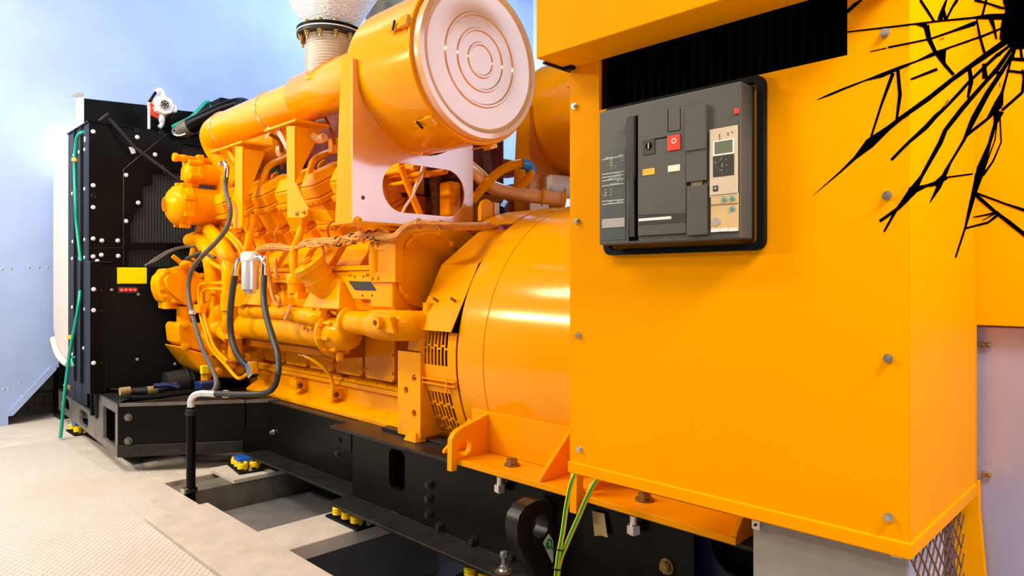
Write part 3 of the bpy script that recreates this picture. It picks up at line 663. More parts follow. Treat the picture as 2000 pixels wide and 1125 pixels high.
# ================================================================ ALTERNATOR
AYc, AZc, AR = 2.76, .85, .74
al = thing('alternator', 'big round orange alternator body behind the cabinet with slotted air inlets', 'alternator', (-1.8,2.4,.43))
def arc(r, a0, a1, n, x): return [V((x, AYc-r*math.cos(math.radians(a0+(a1-a0)*i/n)), AZc+r*math.sin(math.radians(a0+(a1-a0)*i/n)))) for i in range(n+1)]
b_ = MB().lathe([(0,0),(AR-.02,0),(AR,.008),(AR,.17),(AR+.003,.172),(AR+.003,.182),(AR,.184),(AR,1.35),(AR-.1,1.37),(0,1.37)], (-2.38,AYc,AZc), XA, 120)
b_.build('body', 'drum', al)
MB().lathe([(0,0),(AR-.1,0),(AR-.1,.3),(0,.3)], (-2.68,AYc,AZc), XA, 64).build('inner_drum', 'darkslot', al)
# inlet ring: segments with real slots cut through
def ring_seg(x0, x1, a0, a1, r, slots, m='orange', name='inlet_grille'):
    b = MB(); th = .006
    def P(x, a, rr): return V((x, AYc-rr*math.cos(math.radians(a)), AZc+rr*math.sin(math.radians(a))))
    if not slots:
        n = max(3, int(abs(a1-a0)/3)); 
        for i in range(n):
            q0 = a0+(a1-a0)*i/n; q1 = a0+(a1-a0)*(i+1)/n
            b.hull8([P(x0,q0,r-th),P(x1,q0,r-th),P(x1,q1,r-th),P(x0,q1,r-th),P(x0,q0,r),P(x1,q0,r),P(x1,q1,r),P(x0,q1,r)])
    else:
        # bars between slots, with staggered bridges
        nb, br = slots; w_ = (x1-x0)/nb
        for i in range(nb+1):
            xc = x0+i*w_; n = max(3, int(abs(a1-a0)/4))
            for k in range(n):
                q0 = a0+(a1-a0)*k/n; q1 = a0+(a1-a0)*(k+1)/n; hw = w_*.14
                b.hull8([P(xc-hw,q0,r-th),P(xc+hw,q0,r-th),P(xc+hw,q1,r-th),P(xc-hw,q1,r-th),P(xc-hw,q0,r),P(xc+hw,q0,r),P(xc+hw,q1,r),P(xc-hw,q1,r)])
            if i < nb:
                for a in br:
                    aa = a+(1.0 if i%2 else 0)
                    b.hull8([P(xc,aa-.35,r-th),P(xc+w_,aa-.35,r-th),P(xc+w_,aa+.35,r-th),P(xc,aa+.35,r-th),P(xc,aa-.35,r-.0005),P(xc+w_,aa-.35,r-.0005),P(xc+w_,aa+.35,r-.0005),P(xc,aa+.35,r-.0005)])
    return b.build(name, m, al, label='slotted air inlet grille' if slots else None)
GX0, GX1 = -2.652, -2.381
AR2 = AR+.004
ring_seg(GX0,GX1-.0,-3.2,-9.4,AR2,None,name='inlet_band'); ring_seg(GX0,GX1,-9.4,-13.2,AR2,None,name='inlet_band')
ring_seg(GX0+.035,GX1-.055,9,-3.2,AR2,(7,[3.0])); ring_seg(GX0,GX0+.035,9,-3.2,AR2,None,name='inlet_band'); ring_seg(GX1-.055,GX1,9,-3.2,AR2,None,name='inlet_band')
ring_seg(GX0+.035,GX1-.055,-13.2,-31,AR2,(7,[-18.5,-24.5,-29])); ring_seg(GX0,GX0+.035,-13.2,-31,AR2,None,name='inlet_band'); ring_seg(GX1-.055,GX1,-13.2,-31,AR2,None,name='inlet_band')
ring_seg(GX0,GX1,-31,-33,AR2,None,name='inlet_band'); ring_seg(GX0+.03,GX1-.03,-33,-44,AR2,(6,[-37,-40])); ring_seg(GX0,GX0+.03,-33,-60,AR2,None,name='inlet_band'); ring_seg(GX1-.03,GX1,-33,-60,AR2,None,name='inlet_band')
ring_seg(GX0,GX1,-44,-60,AR2,None,name='inlet_band'); ring_seg(GX0,GX1,60,150,AR2,None,name='inlet_band')
for a in (-8.3,-10.0):                        # the two clamp strips
    y = AYc-AR2*math.cos(math.radians(a)); z = AZc+AR2*math.sin(math.radians(a))
    MB().box((GX0-.03,y-.018,z-.003), (GX1+.0,y+.004,z+.003)).build('clamp_strip', 'orange', al)
for x in (GX0+.03, GX1-.06): MB().cyl((x,AYc-AR2-.002,AZc-.16), (x,AYc-AR2-.002,AZc-.10), .006, 10).build('clamp_screw', 'orange', al)
# folded sheet hood over the upper inlet
hs = MB(); pr = [(1.992,.972),(2.160,1.285),(2.40,1.455),(2.59,1.525),(2.78,1.545)]
for (ya,za),(yb,zb_) in zip(pr, pr[1:]):
    nx = V((0,-(zb_-za),(yb-ya))).normalized()*.004
    hs.hull8([V((GX0,ya,za)),V((GX1,ya,za)),V((GX1,yb,zb_)),V((GX0,yb,zb_)),V((GX0,ya,za))+nx,V((GX1,ya,za))+nx,V((GX1,yb,zb_))+nx,V((GX0,yb,zb_))+nx])
hood_ = hs.build('inlet_hood', 'orange', al, label='folded orange sheet hood over the inlet')
for px,py in ((849,584),(883,584)):
    c_ = PY(px,py,2.045); nn = V((0,-.88,.47))
    MB().cyl(c_-nn*.02, c_+nn*.014, .007, 10).build('hood_stud', 'brownbolt', hood_)
# feet: plate, upright and gussets
FZ = ZT+.018; FY0, FY1 = 1.862, 2.06
fx0, fx1 = -2.316, -.942
MB().plate([(fx0,FY1,FZ),(fx0,1.93,FZ),(-2.22,FY0+.03,FZ),(-2.20,FY0,FZ),(fx1,FY0,FZ),(fx1,FY1,FZ)], (0,0,.022)).build('foot_plate', 'orange', al, .002)
MB().box((fx0+.02,FY1-.02,FZ+.023), (fx1,FY1,FZ+.20)).build('foot_web', 'orange', al, .002)
MB().box((fx0+.02,FY1,FZ+.10), (fx1,2.3,FZ+.20)).build('foot_saddle', 'orange', al)
def gus(x, th, pts, name='gusset', hole=None):
    o = [V((x,y,FZ+.0225+z)) for y, z in pts]
    b = MB().plate(o, (th,0,0), [circ((x,hole[0],FZ+.0225+hole[1]), YA, ZA, hole[2])] if hole else ())
    return b.build(name, 'orange', al, .002 if not hole else 0)
gus(fx0+.0, .018, [(1.885,.0),(FY1-.021,.0),(FY1-.021,.13),(1.885,.012)])
gus(-2.215, .028, [(1.83,-.045),(1.86,-.045),(1.862,.0),(FY1-.021,.0),(FY1-.021,.165),(1.88,.125),(1.85,.11),(1.833,.085)], 'lifting_lug', (1.905,.045,.036))
gus(-1.735, .018, [(1.868,.0),(FY1-.021,.0),(FY1-.021,.16),(1.868,.012)])
gus(-1.545, .03, [(1.83,-.06),(1.86,-.06),(1.862,.0),(FY1-.021,.0),(FY1-.021,.165),(1.88,.13),(1.85,.115),(1.833,.085)], 'lifting_lug', (1.905,.035,.038))
gus(fx1-.018, .018, [(1.868,.0),(FY1-.021,.0),(FY1-.021,.17),(1.868,.012)])
for px,py in ((1000,909),(1259,977)):
    p = PZ(px,py,FZ+.022); bolt(al, p, ZA, .024, .028, 'brownbolt')
for px,py in ((998,950),(1258,1032)):
    p = PY(px,py,1.93); 
    MB().cyl(V((p.x,1.87,ZT-.03)), V((p.x,1.87,ZT+.017)), .014).build('bolt', 'zinc', al)
    MB().bolt(V((p.x,1.87,ZT-.005)), -ZA, .024, .035, False).build('nut', 'zinc', al)
for px,py in ((952,805),(1090,828)):
    p = PY(px,py,2.13); MB().box(p+V((-.008,-.012,-.022)), p+V((.008,.03,.022))).build('cover_clip', 'dullshade', al, .002)
# tag plates near the top
tag_ = MB().box((-1.30,AYc-.50,AZc+.55), (-1.2,AYc-.48,AZc+.6))
tag_.build('terminal_edge', 'orange', al)

# ================================================================ AIR CLEANERS on their cradles
def air_cleaner(oy, lab):
    t = thing('air_cleaner', lab, 'air filter', (-2.6,2.153+oy,1.9), 'round air cleaners on the engine top')
    yc, zc, r = 2.153+oy, 2.237, .375
    MB().lathe([(0,0),(r-.03,0),(r,.03),(r,.55),(r-.004,.55),(r-.004,.552),(0,.552)], (-2.955,yc,zc), XA, 96).build('drum', 'drum', t)
    MB().torus((-2.40,yc,zc), XA, r+.002, .012, 96, 10).build('clamp_band', 'drum', t)
    MB().lathe([(r-.004,0),(r-.006,.03),(r-.012,.047),(r-.035,.05),(r-.045,.042),(r-.06,.040),(.222,.040),(.216,.047),(.208,.047),(.202,.04),(.150,.04),(.145,.047),(.137,.047),(.132,.04),(.085,.04),(.080,.046),(.072,.046),(.067,.04),(0,.04)], (-2.398,yc,zc), XA, 96).build('end_cap', 'lavender', t, label='ringed orange end cap, its pale sheen put into the colour')
    for a in (166,232,100,28,-14,288):
        y = yc+(r+.004)*math.cos(math.radians(a)); z = zc+(r+.004)*math.sin(math.radians(a)); n = V((0,math.cos(math.radians(a)),math.sin(math.radians(a)))); tt = n.cross(XA)
        p = V((-2.47,y,z))
        l = MB().obox(p+n*.012, XA, tt, n, .15, .03, .008).obox(p+V((.045,0,0))+n*.02, XA, tt, n, .05, .05, .02)
        lt = l.build('latch', 'drum', t, .002)
        MB().cyl(p-V((.03,0,0))+n*.026-tt*.022, p-V((.03,0,0))+n*.026+tt*.022, .006, 10).build('latch_pin', 'steelblack', lt)
    return t
air_cleaner(0, 'big round orange air cleaner with ringed pale end cap, in front above the engine')
air_cleaner(1.22, 'second round orange air cleaner, partly hidden behind the cabinet edge')
bxp = -2.82
def cradle(oy, lab):
    t = thing('filter_cradle', lab, 'bracket', (-2.9,2.15+oy,1.49), 'air cleaner cradles')
    y0, y1, z0, z1 = 1.752+oy, 2.515+oy, 1.492, 2.262
    yc, zc, rr = 2.153+oy, 2.237, .383
    arcp = [V((bxp, yc+rr*math.cos(math.radians(a)), zc+rr*math.sin(math.radians(a)))) for a in range(184, 310, 6)]
    top2 = PX(925,282,bxp).z
    arcp = [p for p in arcp if p.y > y0+.03 and not (p.z > top2 and p.y > yc)]
    outer = [V((bxp,y0,z0)), V((bxp,y1,z0)), V((bxp,y1,top2)), V((bxp,max(arcp[-1].y+.005,y1-.01),top2))]+arcp[::-1]+[V((bxp,y0+.028,z1)), V((bxp,y0,z1))]
    hc = V((bxp, y0+.435, 1.675)); hole = rrect(hc, YA, ZA, .535, .25, .1245, 8)
    MB().plate(outer, (-.008,0,0), [hole]).build('cradle_plate', 'plate', t)
    MB().plate([V((bxp-.0085,y0-.0,z0)), V((bxp-.0085,y0,z1)), V((bxp-.105,y0,z1)), V((bxp-.16,y0,z0))], (0,.008,0)).build('side_flange', 'orange', t, .001)
    MB().box((bxp-.17,y0-.012,z0-.014), (bxp+.02,y1,z0-.0005)).build('foot_flange', 'orange', t, .002)
    bolt(t, PX(700,432,bxp)+V((.0,oy,-.0)), (.5,-.6,.6), .014, .02, 'orange')
    MB().cyl(PX(709,386,bxp)+V((.0005,oy,0)), PX(709,386,bxp)+V((.0012,oy,0)), .010).build('hole_mark', 'rust', t)
    return t
cradle(0, 'orange plate cradle with an oblong window, under the front air cleaner')
cradle(1.22, 'orange plate cradle under the second air cleaner, beside the cabinet')
# ================================================================ ENGINE
en = thing('diesel_engine', 'long orange V-type diesel engine with rows of rocker covers, in the middle of the photo', 'engine', (-3.9,2.5,ZT+.013))
def part(b, name, m='cast', bevel=0., **k): return b.build(name, m, en, bevel, **k)
# crankcase and V block
part(MB().plate([(-5.05,2.2,.44),(-5.05,2.2,.98),(-5.05,2.05,1.06),(-5.05,2.05,1.22),(-5.05,2.36,1.40),(-5.05,2.76,1.55),(-5.05,3.16,1.40),(-5.05,3.47,1.22),(-5.05,3.47,1.06),(-5.05,3.32,.98),(-5.05,3.32,.44)], (2.2,0,0)), 'engine_block', 'dullshade', .01)
# oil pan rail: bright lower casting
part(MB().plate([(-4.75,2.085,.4285),(-4.75,2.085,.452),(-4.75,2.12,.475),(-4.75,2.165,.497),(-4.75,2.172,.585),(-4.75,2.14,.588),(-4.75,2.14,.612),(-4.75,2.198,.614),(-4.75,2.198,.4285)], (1.85,0,0)), 'oil_pan', 'cast', .004)
part(MB().plate([(-4.75,2.165,.63),(-4.75,2.199,.63),(-4.75,2.199,.615),(-4.75,2.15,.615)], (1.8,0,0)), 'pan_gasket_rail', 'cast')
for i in range(18): bolt(en, (-4.68+i*.103,2.162,.6135), ZA, .009, .02, 'cast')
# inspection covers along the crankcase
for i in range(6):
    x1 = -3.085-i*.322; x0 = x1-.292
    cv = part(MB().plate([(x0,2.199,.665),(x0+.02,2.199,.65),(x1-.025,2.199,.65),(x1,2.199,.675),(x1,2.199,.93),(x0,2.199,.93)], (0,-.022,0)), 'crankcase_cover', 'cast', .004)
    for (xx,zz) in ((x0+.014,.70),(x1-.014,.70),(x1-.014,.80)):
        MB().cyl((xx,2.1768,zz), (xx,2.168,zz), .008, 8).build('cover_bolt', 'cast', cv)
# dipstick tube and lugs
lug = PY(648,764,2.10); 
for px,py in ((580,750),(649,768)):
    p = PY(px,py,2.12); part(MB().box(p+V((-.045,-.03,-.03)), p+V((.045,.06,.03))), 'pan_lug', 'cast', .006)
    part(MB().cyl(p+V((.046,.0,-.005)), p+V((.048,.0,-.005)), .017), 'lug_hole', 'rust')
    bolt(en, p+V((-.02,0,.03)), ZA, .009, .018, 'cast')
part(tY([(651,762,2.10),(646,738,2.09),(632,718,2.06),(610,702,2.03),(596,692,2.02)], 4), 'dipstick_tube', 'cast')
p = PY(590,687,2.02); part(MB().torus(p, (.7,-.7,.2), R(7,p), R(2.2,p), 24, 8), 'dipstick_ring', 'lavender')
part(MB().tube([PY(594,691,2.02), PY(605,699,2.03)], R(5,p), 10, 1), 'dipstick_cap', 'lavender')

# cylinder heads and rocker covers (one built, the rest copied)
a_ = V((0,-.5,.866)); i_ = V((0,.866,.5))
def bank_pt(x, s, w): return V((x, 2.012, 1.69))+i_*w+a_*s        # s along the bank, w inward
def prismbank(b, x0, x1, sec, sec2=None, dx=0.):
    A1 = [bank_pt(x0, s, w) for s, w in sec]; B1 = [bank_pt(x1, s, w) for s, w in sec]
    va = [b.bm.verts.new(p) for p in A1]; vb = [b.bm.verts.new(p) for p in B1]; n = len(va)
    b.face(va); b.face(vb[::-1])
    for k in range(n): b.face([va[k], va[(k+1)%n], vb[(k+1)%n], vb[k]])
xh = -3.775
def frust(b, x0, x1, s0, w0, w1, s1, wi0, wi1, cx):
    q = [bank_pt(x0,s0,w0),bank_pt(x1,s0,w0),bank_pt(x1,s0,w1),bank_pt(x0,s0,w1),bank_pt(x0+cx,s1,wi0),bank_pt(x1-cx,s1,wi0),bank_pt(x1-cx,s1,wi1),bank_pt(x0+cx,s1,wi1)]
    return b.hull8(q)
rc = MB(); frust(rc, xh, xh+.185, .0, .0, .30, .075, .004, .296, .004); frust(rc, xh+.004, xh+.181, .075, .004, .296, .135, .06, .24, .035)
rc = part(rc, 'rocker_cover', 'cast', .012)
hd_ = MB(); frust(hd_, xh-.012, xh+.200, -.035, -.014, .314, -.001, -.014, .314, 0); frust(hd_, xh-.003, xh+.190, -.17, .0, .30, -.0351, -.0, .30, 0)
frust(hd_, xh-.010, xh+.198, -.20, -.01, .31, -.1701, -.01, .31, 0); frust(hd_, xh-.02, xh+.222, -.42, .0, .33, -.2001, .0, .33, 0)
hd_ = part(hd_, 'cylinder_head', 'cast', .006)
fits = []
def hf(b, name): fits.append(part(b, name, 'cast'))
for (s, w, dx_) in ((-.02,-.03,.03),(-.02,-.03,.10),(-.02,-.03,.17),(-.185,-.025,.03),(-.185,-.025,.16)):
    p = bank_pt(xh+dx_, s, w+.03); hf(MB().cyl(p, p-i_*.022, .012, 8), 'head_bolt')
for w in (.05,.15,.25):
    p = bank_pt(xh+.192, -.11, w); hf(MB().cyl(p-V((.01,0,0)), p+V((.012,0,0)), .016, 10), 'core_plug')
hf(MB().obox(bank_pt(xh+.20,-.10,.07), XA, i_, a_, .02, .07, .10), 'head_pad'); hf(MB().obox(bank_pt(xh+.226,-.30,.10), XA, i_, a_, .012, .09, .13), 'port_cover')
hf(MB().cyl(bank_pt(xh+.10,-.28,.0), bank_pt(xh+.10,-.28,-.03), .03, 16), 'port_plug')
sp = part(MB().tube([bank_pt(xh+.19,-.17,.05), bank_pt(xh+.21,-.15,-.02), bank_pt(xh+.19,-.19,-.055), bank_pt(xh+.16,-.29,-.05), bank_pt(xh+.15,-.34,.0)], .0075, 8), 'sensor_lead', 'harness')
for k in (-4,-3,-2,-1,1):
    for o in [rc, hd_, sp]+fits: dup(o, (.335*k,0,0), en)
# lower head skirts: pushrod covers between heads and camshaft rail
for i in range(6):
    x = -5.06+i*.335
    part(MB().hull8([(x,1.99,1.29),(x+.25,1.99,1.29),(x+.25,2.25,1.25),(x,2.25,1.25),(x,2.06,1.40),(x+.25,2.06,1.40),(x+.25,2.3,1.5),(x,2.3,1.5)]), 'deck_block', 'cast', .008)
# side rails with bolts
part(MB().box((-5.0,1.965,1.262), (-2.96,2.06,1.288)).box((-5.0,1.975,1.215), (-2.96,2.06,1.2615)).box((-5.0,1.955,1.195), (-2.96,2.06,1.2145)), 'side_rail', 'cast', .004)
for i in range(12): bolt(en, (-4.85+i*.165,1.9748,1.238), (0,-1,0), .010, .016, 'cast')
part(MB().box((-5.0,1.99,1.05), (-2.96,2.049,1.194)), 'side_cover', 'cast', .006)
part(MB().box((-5.0,1.96,1.02), (-2.96,2.1,1.049)).box((-5.0,2.0,.985), (-2.96,2.1,1.0195)), 'lower_rail', 'cast', .003)
for i in range(15):
    bolt(en, (-4.95+i*.137,1.9595,1.035), (0,-1,-.3), .013, .022, 'cast')
    if i%2: part(MB().box((-4.97+i*.137,1.965,.985), (-4.93+i*.137,1.999,1.019)), 'rail_lug', 'cast', .003)
# wedge covers
def wedge(x0, x1, z0, z1, y, d, m='cast'):
    return part(MB().hull8([(x0,y-d,z0),(x1,y-d,z0),(x1,y+.03,z0),(x0,y+.03,z0),(x0+.03,y-d*.25,z1),(x1-.10,y-d*.25,z1),(x1-.10,y+.03,z1),(x0+.03,y+.03,z1)]), 'side_housing', m, .012)
wedge(-4.36,-3.98,1.055,1.24,1.965,.10); wedge(-3.55,-3.16,1.055,1.22,1.965,.09); wedge(-4.0,-3.82,1.055,1.15,1.965,.07)
# name plate frame with dark plate
fp = [PY(664,553,1.94), PY(742,553,1.94), PY(757,585,1.94), PY(686,583,1.94)]
fpz0 = 1.10; 
ip = part(MB().plate([PY(666,540,1.945), PY(735,540,1.945), PY(738,553,1.945), PY(749,586,1.945), PY(690,584,1.945)], (0,.02,0)), 'identity_frame', 'cast', .003)
MB().plate([PY(681,549,1.9445), PY(725,550,1.9445), PY(736,567.5,1.9445), PY(694,566.5,1.9445)], (0,-.003,0)).build('identity_plate', 'breakerdark', ip, label='dark blank identity plate')
for px,py in ((693,540),(710,540),(708,577),(727,577)): MB().cyl(PY(px,py,1.944), PY(px,py,1.944)+V((0,-.003,0)), .006, 8).build('rivet', 'rust', ip)

# rear: C bracket and flywheel housing with the bolted end cover
rx = -2.755
def RX(px, py): return PX(px, py, rx)
oc = [RX(776,524), RX(784,495), RX(797,472), RX(812,458), RX(833,453), RX(856,455), RX(880,470), RX(905,500), RX(905,590), RX(860,606), RX(824,603), RX(795,592), RX(780,566)]
big = [V((rx-.012,1.955,1.46))]; 
body = [RX(770,470), RX(795,448), RX(900,440), RX(960,480), RX(960,640), RX(800,640), RX(770,600)]
part(MB().plate([p+V((-.0125,0,0)) for p in body], (-.20,0,0)), 'flywheel_housing', 'cast', .012)
part(MB().plate([p+V((.014,0,0)) for p in oc], (-.026,0,0)), 'end_cover', 'orange', .006)
for px,py in ((809,464),(853,459),(879,479),(786,491),(778,543),(792,577),(826,597)): bolt(en, RX(px,py)+V((.013,0,0)), XA, .016, .018, 'orange')
cby = 1.93
cb = [PY(724,471,cby), PY(772,471,cby), PY(772,551,cby), PY(724,551,cby), PY(722,538,cby), PY(736,531,cby), PY(749,531,cby), PY(751,505,cby), PY(749,489,cby), PY(736,488,cby), PY(722,482,cby)]
cbo = part(MB().plate(cb, (0,.05,0)), 'lifting_bracket', 'cast', .002)
for px,py in ((727,479),(737,479),(727,543),(738,543)): MB().bolt(PY(px,py,cby), (0,-1,0), .009, .008).build('bolt', 'cast', cbo)
part(MB().cyl(PY(744,510,1.965)+V((-.03,0,-.09)), PY(744,510,1.965)+V((-.03,0,.09)), .04), 'bracket_boss', 'cast')
part(MB().box((-3.05,1.985,1.06), (rx-.1,2.2,1.44)), 'rear_block', 'cast', .01)
part(MB().hull8([(-3.0,1.97,1.02),(-2.8,1.97,1.02),(-2.8,2.3,1.0),(-3.0,2.3,1.0),(-3.0,1.99,1.058),(-2.8,1.99,1.058),(-2.8,2.3,1.058),(-3.0,2.3,1.058)]), 'rear_sump_lip', 'cast', .006)
# lower adaptor housing in front of the alternator
ax0, ax1 = PY(777,700,2.0).x, PY(821,700,2.0).x
fb = part(MB().plate([(ax0,2.0,.448),(ax1,2.0,.448),(ax1,2.0,.86),(ax0,2.0,.86)], (0,.03,0), [circ((ax1-.05,2.0,.735),XA,ZA,.018,16), circ((ax1-.115,2.0,.67),XA,ZA,.018,16), circ((ax1-.05,2.0,.565),XA,ZA,.018,16)]), 'adaptor_flange', 'cast')
part(MB().box((ax0,2.031,.448), (ax1,2.6,.86)), 'adaptor_body', 'orange', .008)
for (a1_,a2_) in ((.05,.735),(.115,.67),(.05,.565)): MB().cyl((ax1-a1_,2.0305,a2_), (ax1-a1_,2.026,a2_), .0178).build('bolt_hole', 'rust', fb)  # dark discs put the shade inside the flange holes into colour
part(MB().hull8([(ax0+.06,2.0,.861),(ax1+.0,2.0,.861),(ax1+.0,2.4,.861),(ax0+.06,2.4,.861),(ax0+.10,2.02,1.06),(ax1+.03,2.02,1.06),(ax1+.03,2.4,1.06),(ax0+.10,2.4,1.06)]), 'adaptor_neck', 'cast', .02)
part(MB().hull8([(ax1-.10,1.97,.4315),(ax1+.0,1.97,.4315),(ax1+.0,2.2,.4315),(ax1-.10,2.2,.4315),(ax1-.08,1.985,.475),(ax1-.02,1.985,.475),(ax1-.02,2.2,.475),(ax1-.08,2.2,.475)]), 'mounting_foot', 'orange', .004)

# oil cooler, bonnet and coolant pipes
cz = .918; cy = 1.99
xa, xb = -4.72, PY(657,650,cy).x
part(MB().lathe([(0,0),(.085,0),(.10,.03),(.106,.04),(.106,.1),(.092,.105),(.092,xb-xa-.02),(0,xb-xa-.02)], (xa,cy,cz), XA, 48), 'oil_cooler', 'cast')
part(MB().box((xa+.05,cy,cz-.15), (xb,2.19,cz+.05)), 'cooler_saddle', 'dullshade', .01)
bo = part(MB().lathe([(0,0),(.126,0),(.131,.006),(.131,.028),(.123,.034),(.105,.038),(.100,.07),(.095,.11),(.086,.15),(.066,.18),(.04,.195),(0,.2)], (xb-.02,cy,cz), XA, 48), 'cooler_bonnet', 'cast')
for k in range(10):
    a = 2*math.pi*k/10+.2; MB().bolt((xb+.012,cy+.117*math.cos(a),cz+.117*math.sin(a)), XA, .011, .016).build('bolt', 'cast', bo)
for k in range(8):
    a = 2*math.pi*k/8+.2; MB().obox((xb+.055,cy+.100*math.cos(a),cz+.100*math.sin(a)), XA, (0,math.cos(a),math.sin(a)), (0,-math.sin(a),math.cos(a)), .07,.03,.018).build('rib', 'cast', bo, .004)
MB().cyl((xb+.07,cy-.02,cz-.10), (xb+.07,cy-.02,cz-.145), .02, 6).build('drain_plug', 'cast', bo)
pz = 1.2+(551-631)/F*dep(PY(710,631,1.93)); x1_ = PY(684,630,1.93).x; x2_ = PY(742,632,1.93).x
part(MB().lathe([(0,0),(.07,0),(.078,.008),(.078,.03),(.07,.036),(.061,.04),(.061,x2_-x1_-.05),(.068,x2_-x1_-.045),(.068,x2_-x1_),(0,x2_-x1_)], (x1_-.02,1.93,pz), XA, 40), 'coolant_pipe', 'cast')
part(MB().tube([(x1_-.10,1.97,pz-.02),(x1_-.0,1.93,pz)], [.055,.066], 24, 1), 'bonnet_neck', 'cast')
eh_ = part(MB().tube([(x2_-.10,1.93,pz),(x2_-.02,1.925,pz),(x2_+.09,1.93,pz),(x2_+.18,1.97,pz),(x2_+.22,2.10,pz)], [.064,.074,.076,.074,.066], 28, 6), 'pipe_elbow', 'cast')
q = PY(737,630,1.84); MB().hull8([q+V((-.045,.02,-.05)),q+V((.11,.02,-.05)),q+V((.09,.05,-.06)),q+V((-.045,.05,-.05)),q+V((-.045,.0,.045)),q+V((.07,.02,.03)),q+V((.09,.05,.03)),q+V((-.045,.05,.05))]).build('pad', 'cast', eh_, .008)
MB().cyl(q+V((-.0,.02,0)), q+V((-.0,-.012,0)), .032, 20).build('boss', 'cast', eh_); MB().cyl(q+V((-.0,-.012,0)), q+V((-.0,-.018,0)), .012, 6).build('plug', 'rust', eh_)
part(MB().cyl((x2_+.235,2.06,pz-.05), (x2_+.235,2.06,pz+.11), .035), 'vertical_boss', 'cast')
# upper water pipe into the cooler, valve and flanged elbow
part(tY([(478,608,1.93),(520,608,1.92),(575,612,1.91),(600,616,1.92)], 13, 20), 'water_pipe', 'cast')
part(tY([(578,615,1.90),(598,617,1.89),(620,622,1.90),(636,630,1.95)], [12,17,17,15], 24), 'flanged_elbow', 'cast')
fe = PY(613,619,1.87); feb = part(MB().plate([PY(611,600,1.885), PY(632,600,1.885), PY(613,644,1.885), PY(593,640,1.885)], (.012,.03,0)), 'elbow_flange', 'cast', .003)
for px,py in ((613,603),(627,603),(595,640),(610,641)): MB().bolt(PY(px,py,1.884), (0,-1,0), .011, .014).build('bolt', 'cast', feb)
v1 = PY(563,610,1.86); vl = part(tY([(575,606,1.88),(561,610,1.85)], 6, 10, 1), 'valve_stem', 'cast')
vw = MB(); vw.tube([PY(567,598,1.84), PY(564,610,1.835), PY(558,622,1.84)], [R(4,v1),R(2.5,v1),R(4,v1)], 10, 4); vw.ball(PY(567,600,1.84), R(5,v1), .5,.8,1.2).ball(PY(559,621,1.84), R(5,v1), .5,.8,1.2)
vw.build('valve_handle', 'plate', vl)
part(tY([(640,596,1.97),(648,606,1.93),(660,612,1.92)], 5, 10), 'bleed_pipe', 'cast'); part(tY([(668,592,1.96),(662,606,1.91)], 4, 8, 1), 'bleed_stub', 'cast')
# oil filler canister, breather
ca, cb2 = PY(602,515,1.83), PY(638,565,1.93); ax = (cb2-ca).normalized(); L0 = (cb2-ca).length
fl = part(MB().lathe([(0,-.012),(.02,-.012),(.022,-.006),(.088,-.004),(.092,0),(.092,.03),(.082,.036),(.082,.09),(.085,.092),(.085,.098),(.082,.10),(.082,L0-.04),(.07,L0),(.04,L0+.03),(0,L0+.04)], ca, ax, 40), 'oil_filler', 'cast')
MB().cyl(ca-ax*.012, ca-ax*.03, .03, 6).build('filler_cap', 'cast', fl)
part(tY([(630,562,1.93),(650,565,1.95),(668,560,2.0)], [22,24,20], 20), 'filler_elbow', 'cast')
part(tY([(592,435,1.92),(585,460,1.90),(574,490,1.89),(574,525,1.88),(578,548,1.89)], [6.5,7.5,8,8,8], 14), 'breather_pipe', 'cast')
p = PY(579,552,1.90); part(MB().lathe([(0,0),(.05,0),(.055,.01),(.055,.055),(.05,.06),(.05,.11),(0,.115)], p+V((0,0,.05)), -ZA, 28), 'breather_cup', 'cast')
part(MB().box(p+V((-.05,-.03,-.09)), p+V((.07,.05,-.055))), 'cup_bracket', 'cast', .004)

# coolant riser tubes from the heads, and fuel lines along the V
for px,py,Y in ((596,358,1.98),(506,372,1.98),):
    dx = px-596; dy = py-358
    part(tY([(px+2,py,2.0),(606+dx,330+dy*1.0,2.02),(612+dx,315+dy,2.05),(624+dx,305+dy,2.10),(650+dx,294+dy*.9,2.22)], 6.2, 14), 'coolant_riser', 'cast')
for (y, z, r) in ((2.20,1.80,.016),(2.26,1.84,.012),(2.30,1.79,.02),(2.36,1.86,.012),(2.42,1.82,.018),(2.50,1.88,.022),(2.24,1.75,.012)):
    pts = [(-5.1+i*.36,y+random.uniform(-.012,.012),z+random.uniform(-.012,.012)) for i in range(7)]
    part(MB().tube(pts, r, 10, 4), 'fuel_line', 'cast')
for i in range(6):
    x = -4.95+i*.335
    part(MB().box((x,2.2,1.72), (x+.04,2.5,1.90)), 'line_clamp', 'cast', .006)
    if i < 5: part(MB().box((x+.10,2.34,1.5), (x+.26,2.6,1.80)), 'inlet_port', 'dullshade', .01)
    part(MB().tube([(x+.2,2.3,1.88),(x+.22,2.27,1.96),(x+.24,2.3,2.0)], .012, 8), 'bleed_line', 'cast')
# valley: inlet manifold and far bank (seen through gaps)
part(MB().box((-5.1,2.55,1.5), (-2.95,2.97,1.72)), 'inlet_manifold', 'dullshade', .02)
part(MB().hull8([(-5.1,3.05,1.35),(-2.98,3.05,1.35),(-2.98,3.5,1.2),(-5.1,3.5,1.2),(-5.1,3.15,1.85),(-2.98,3.15,1.85),(-2.98,3.5,1.8),(-5.1,3.5,1.8)]), 'far_bank', 'dullshade', .03)
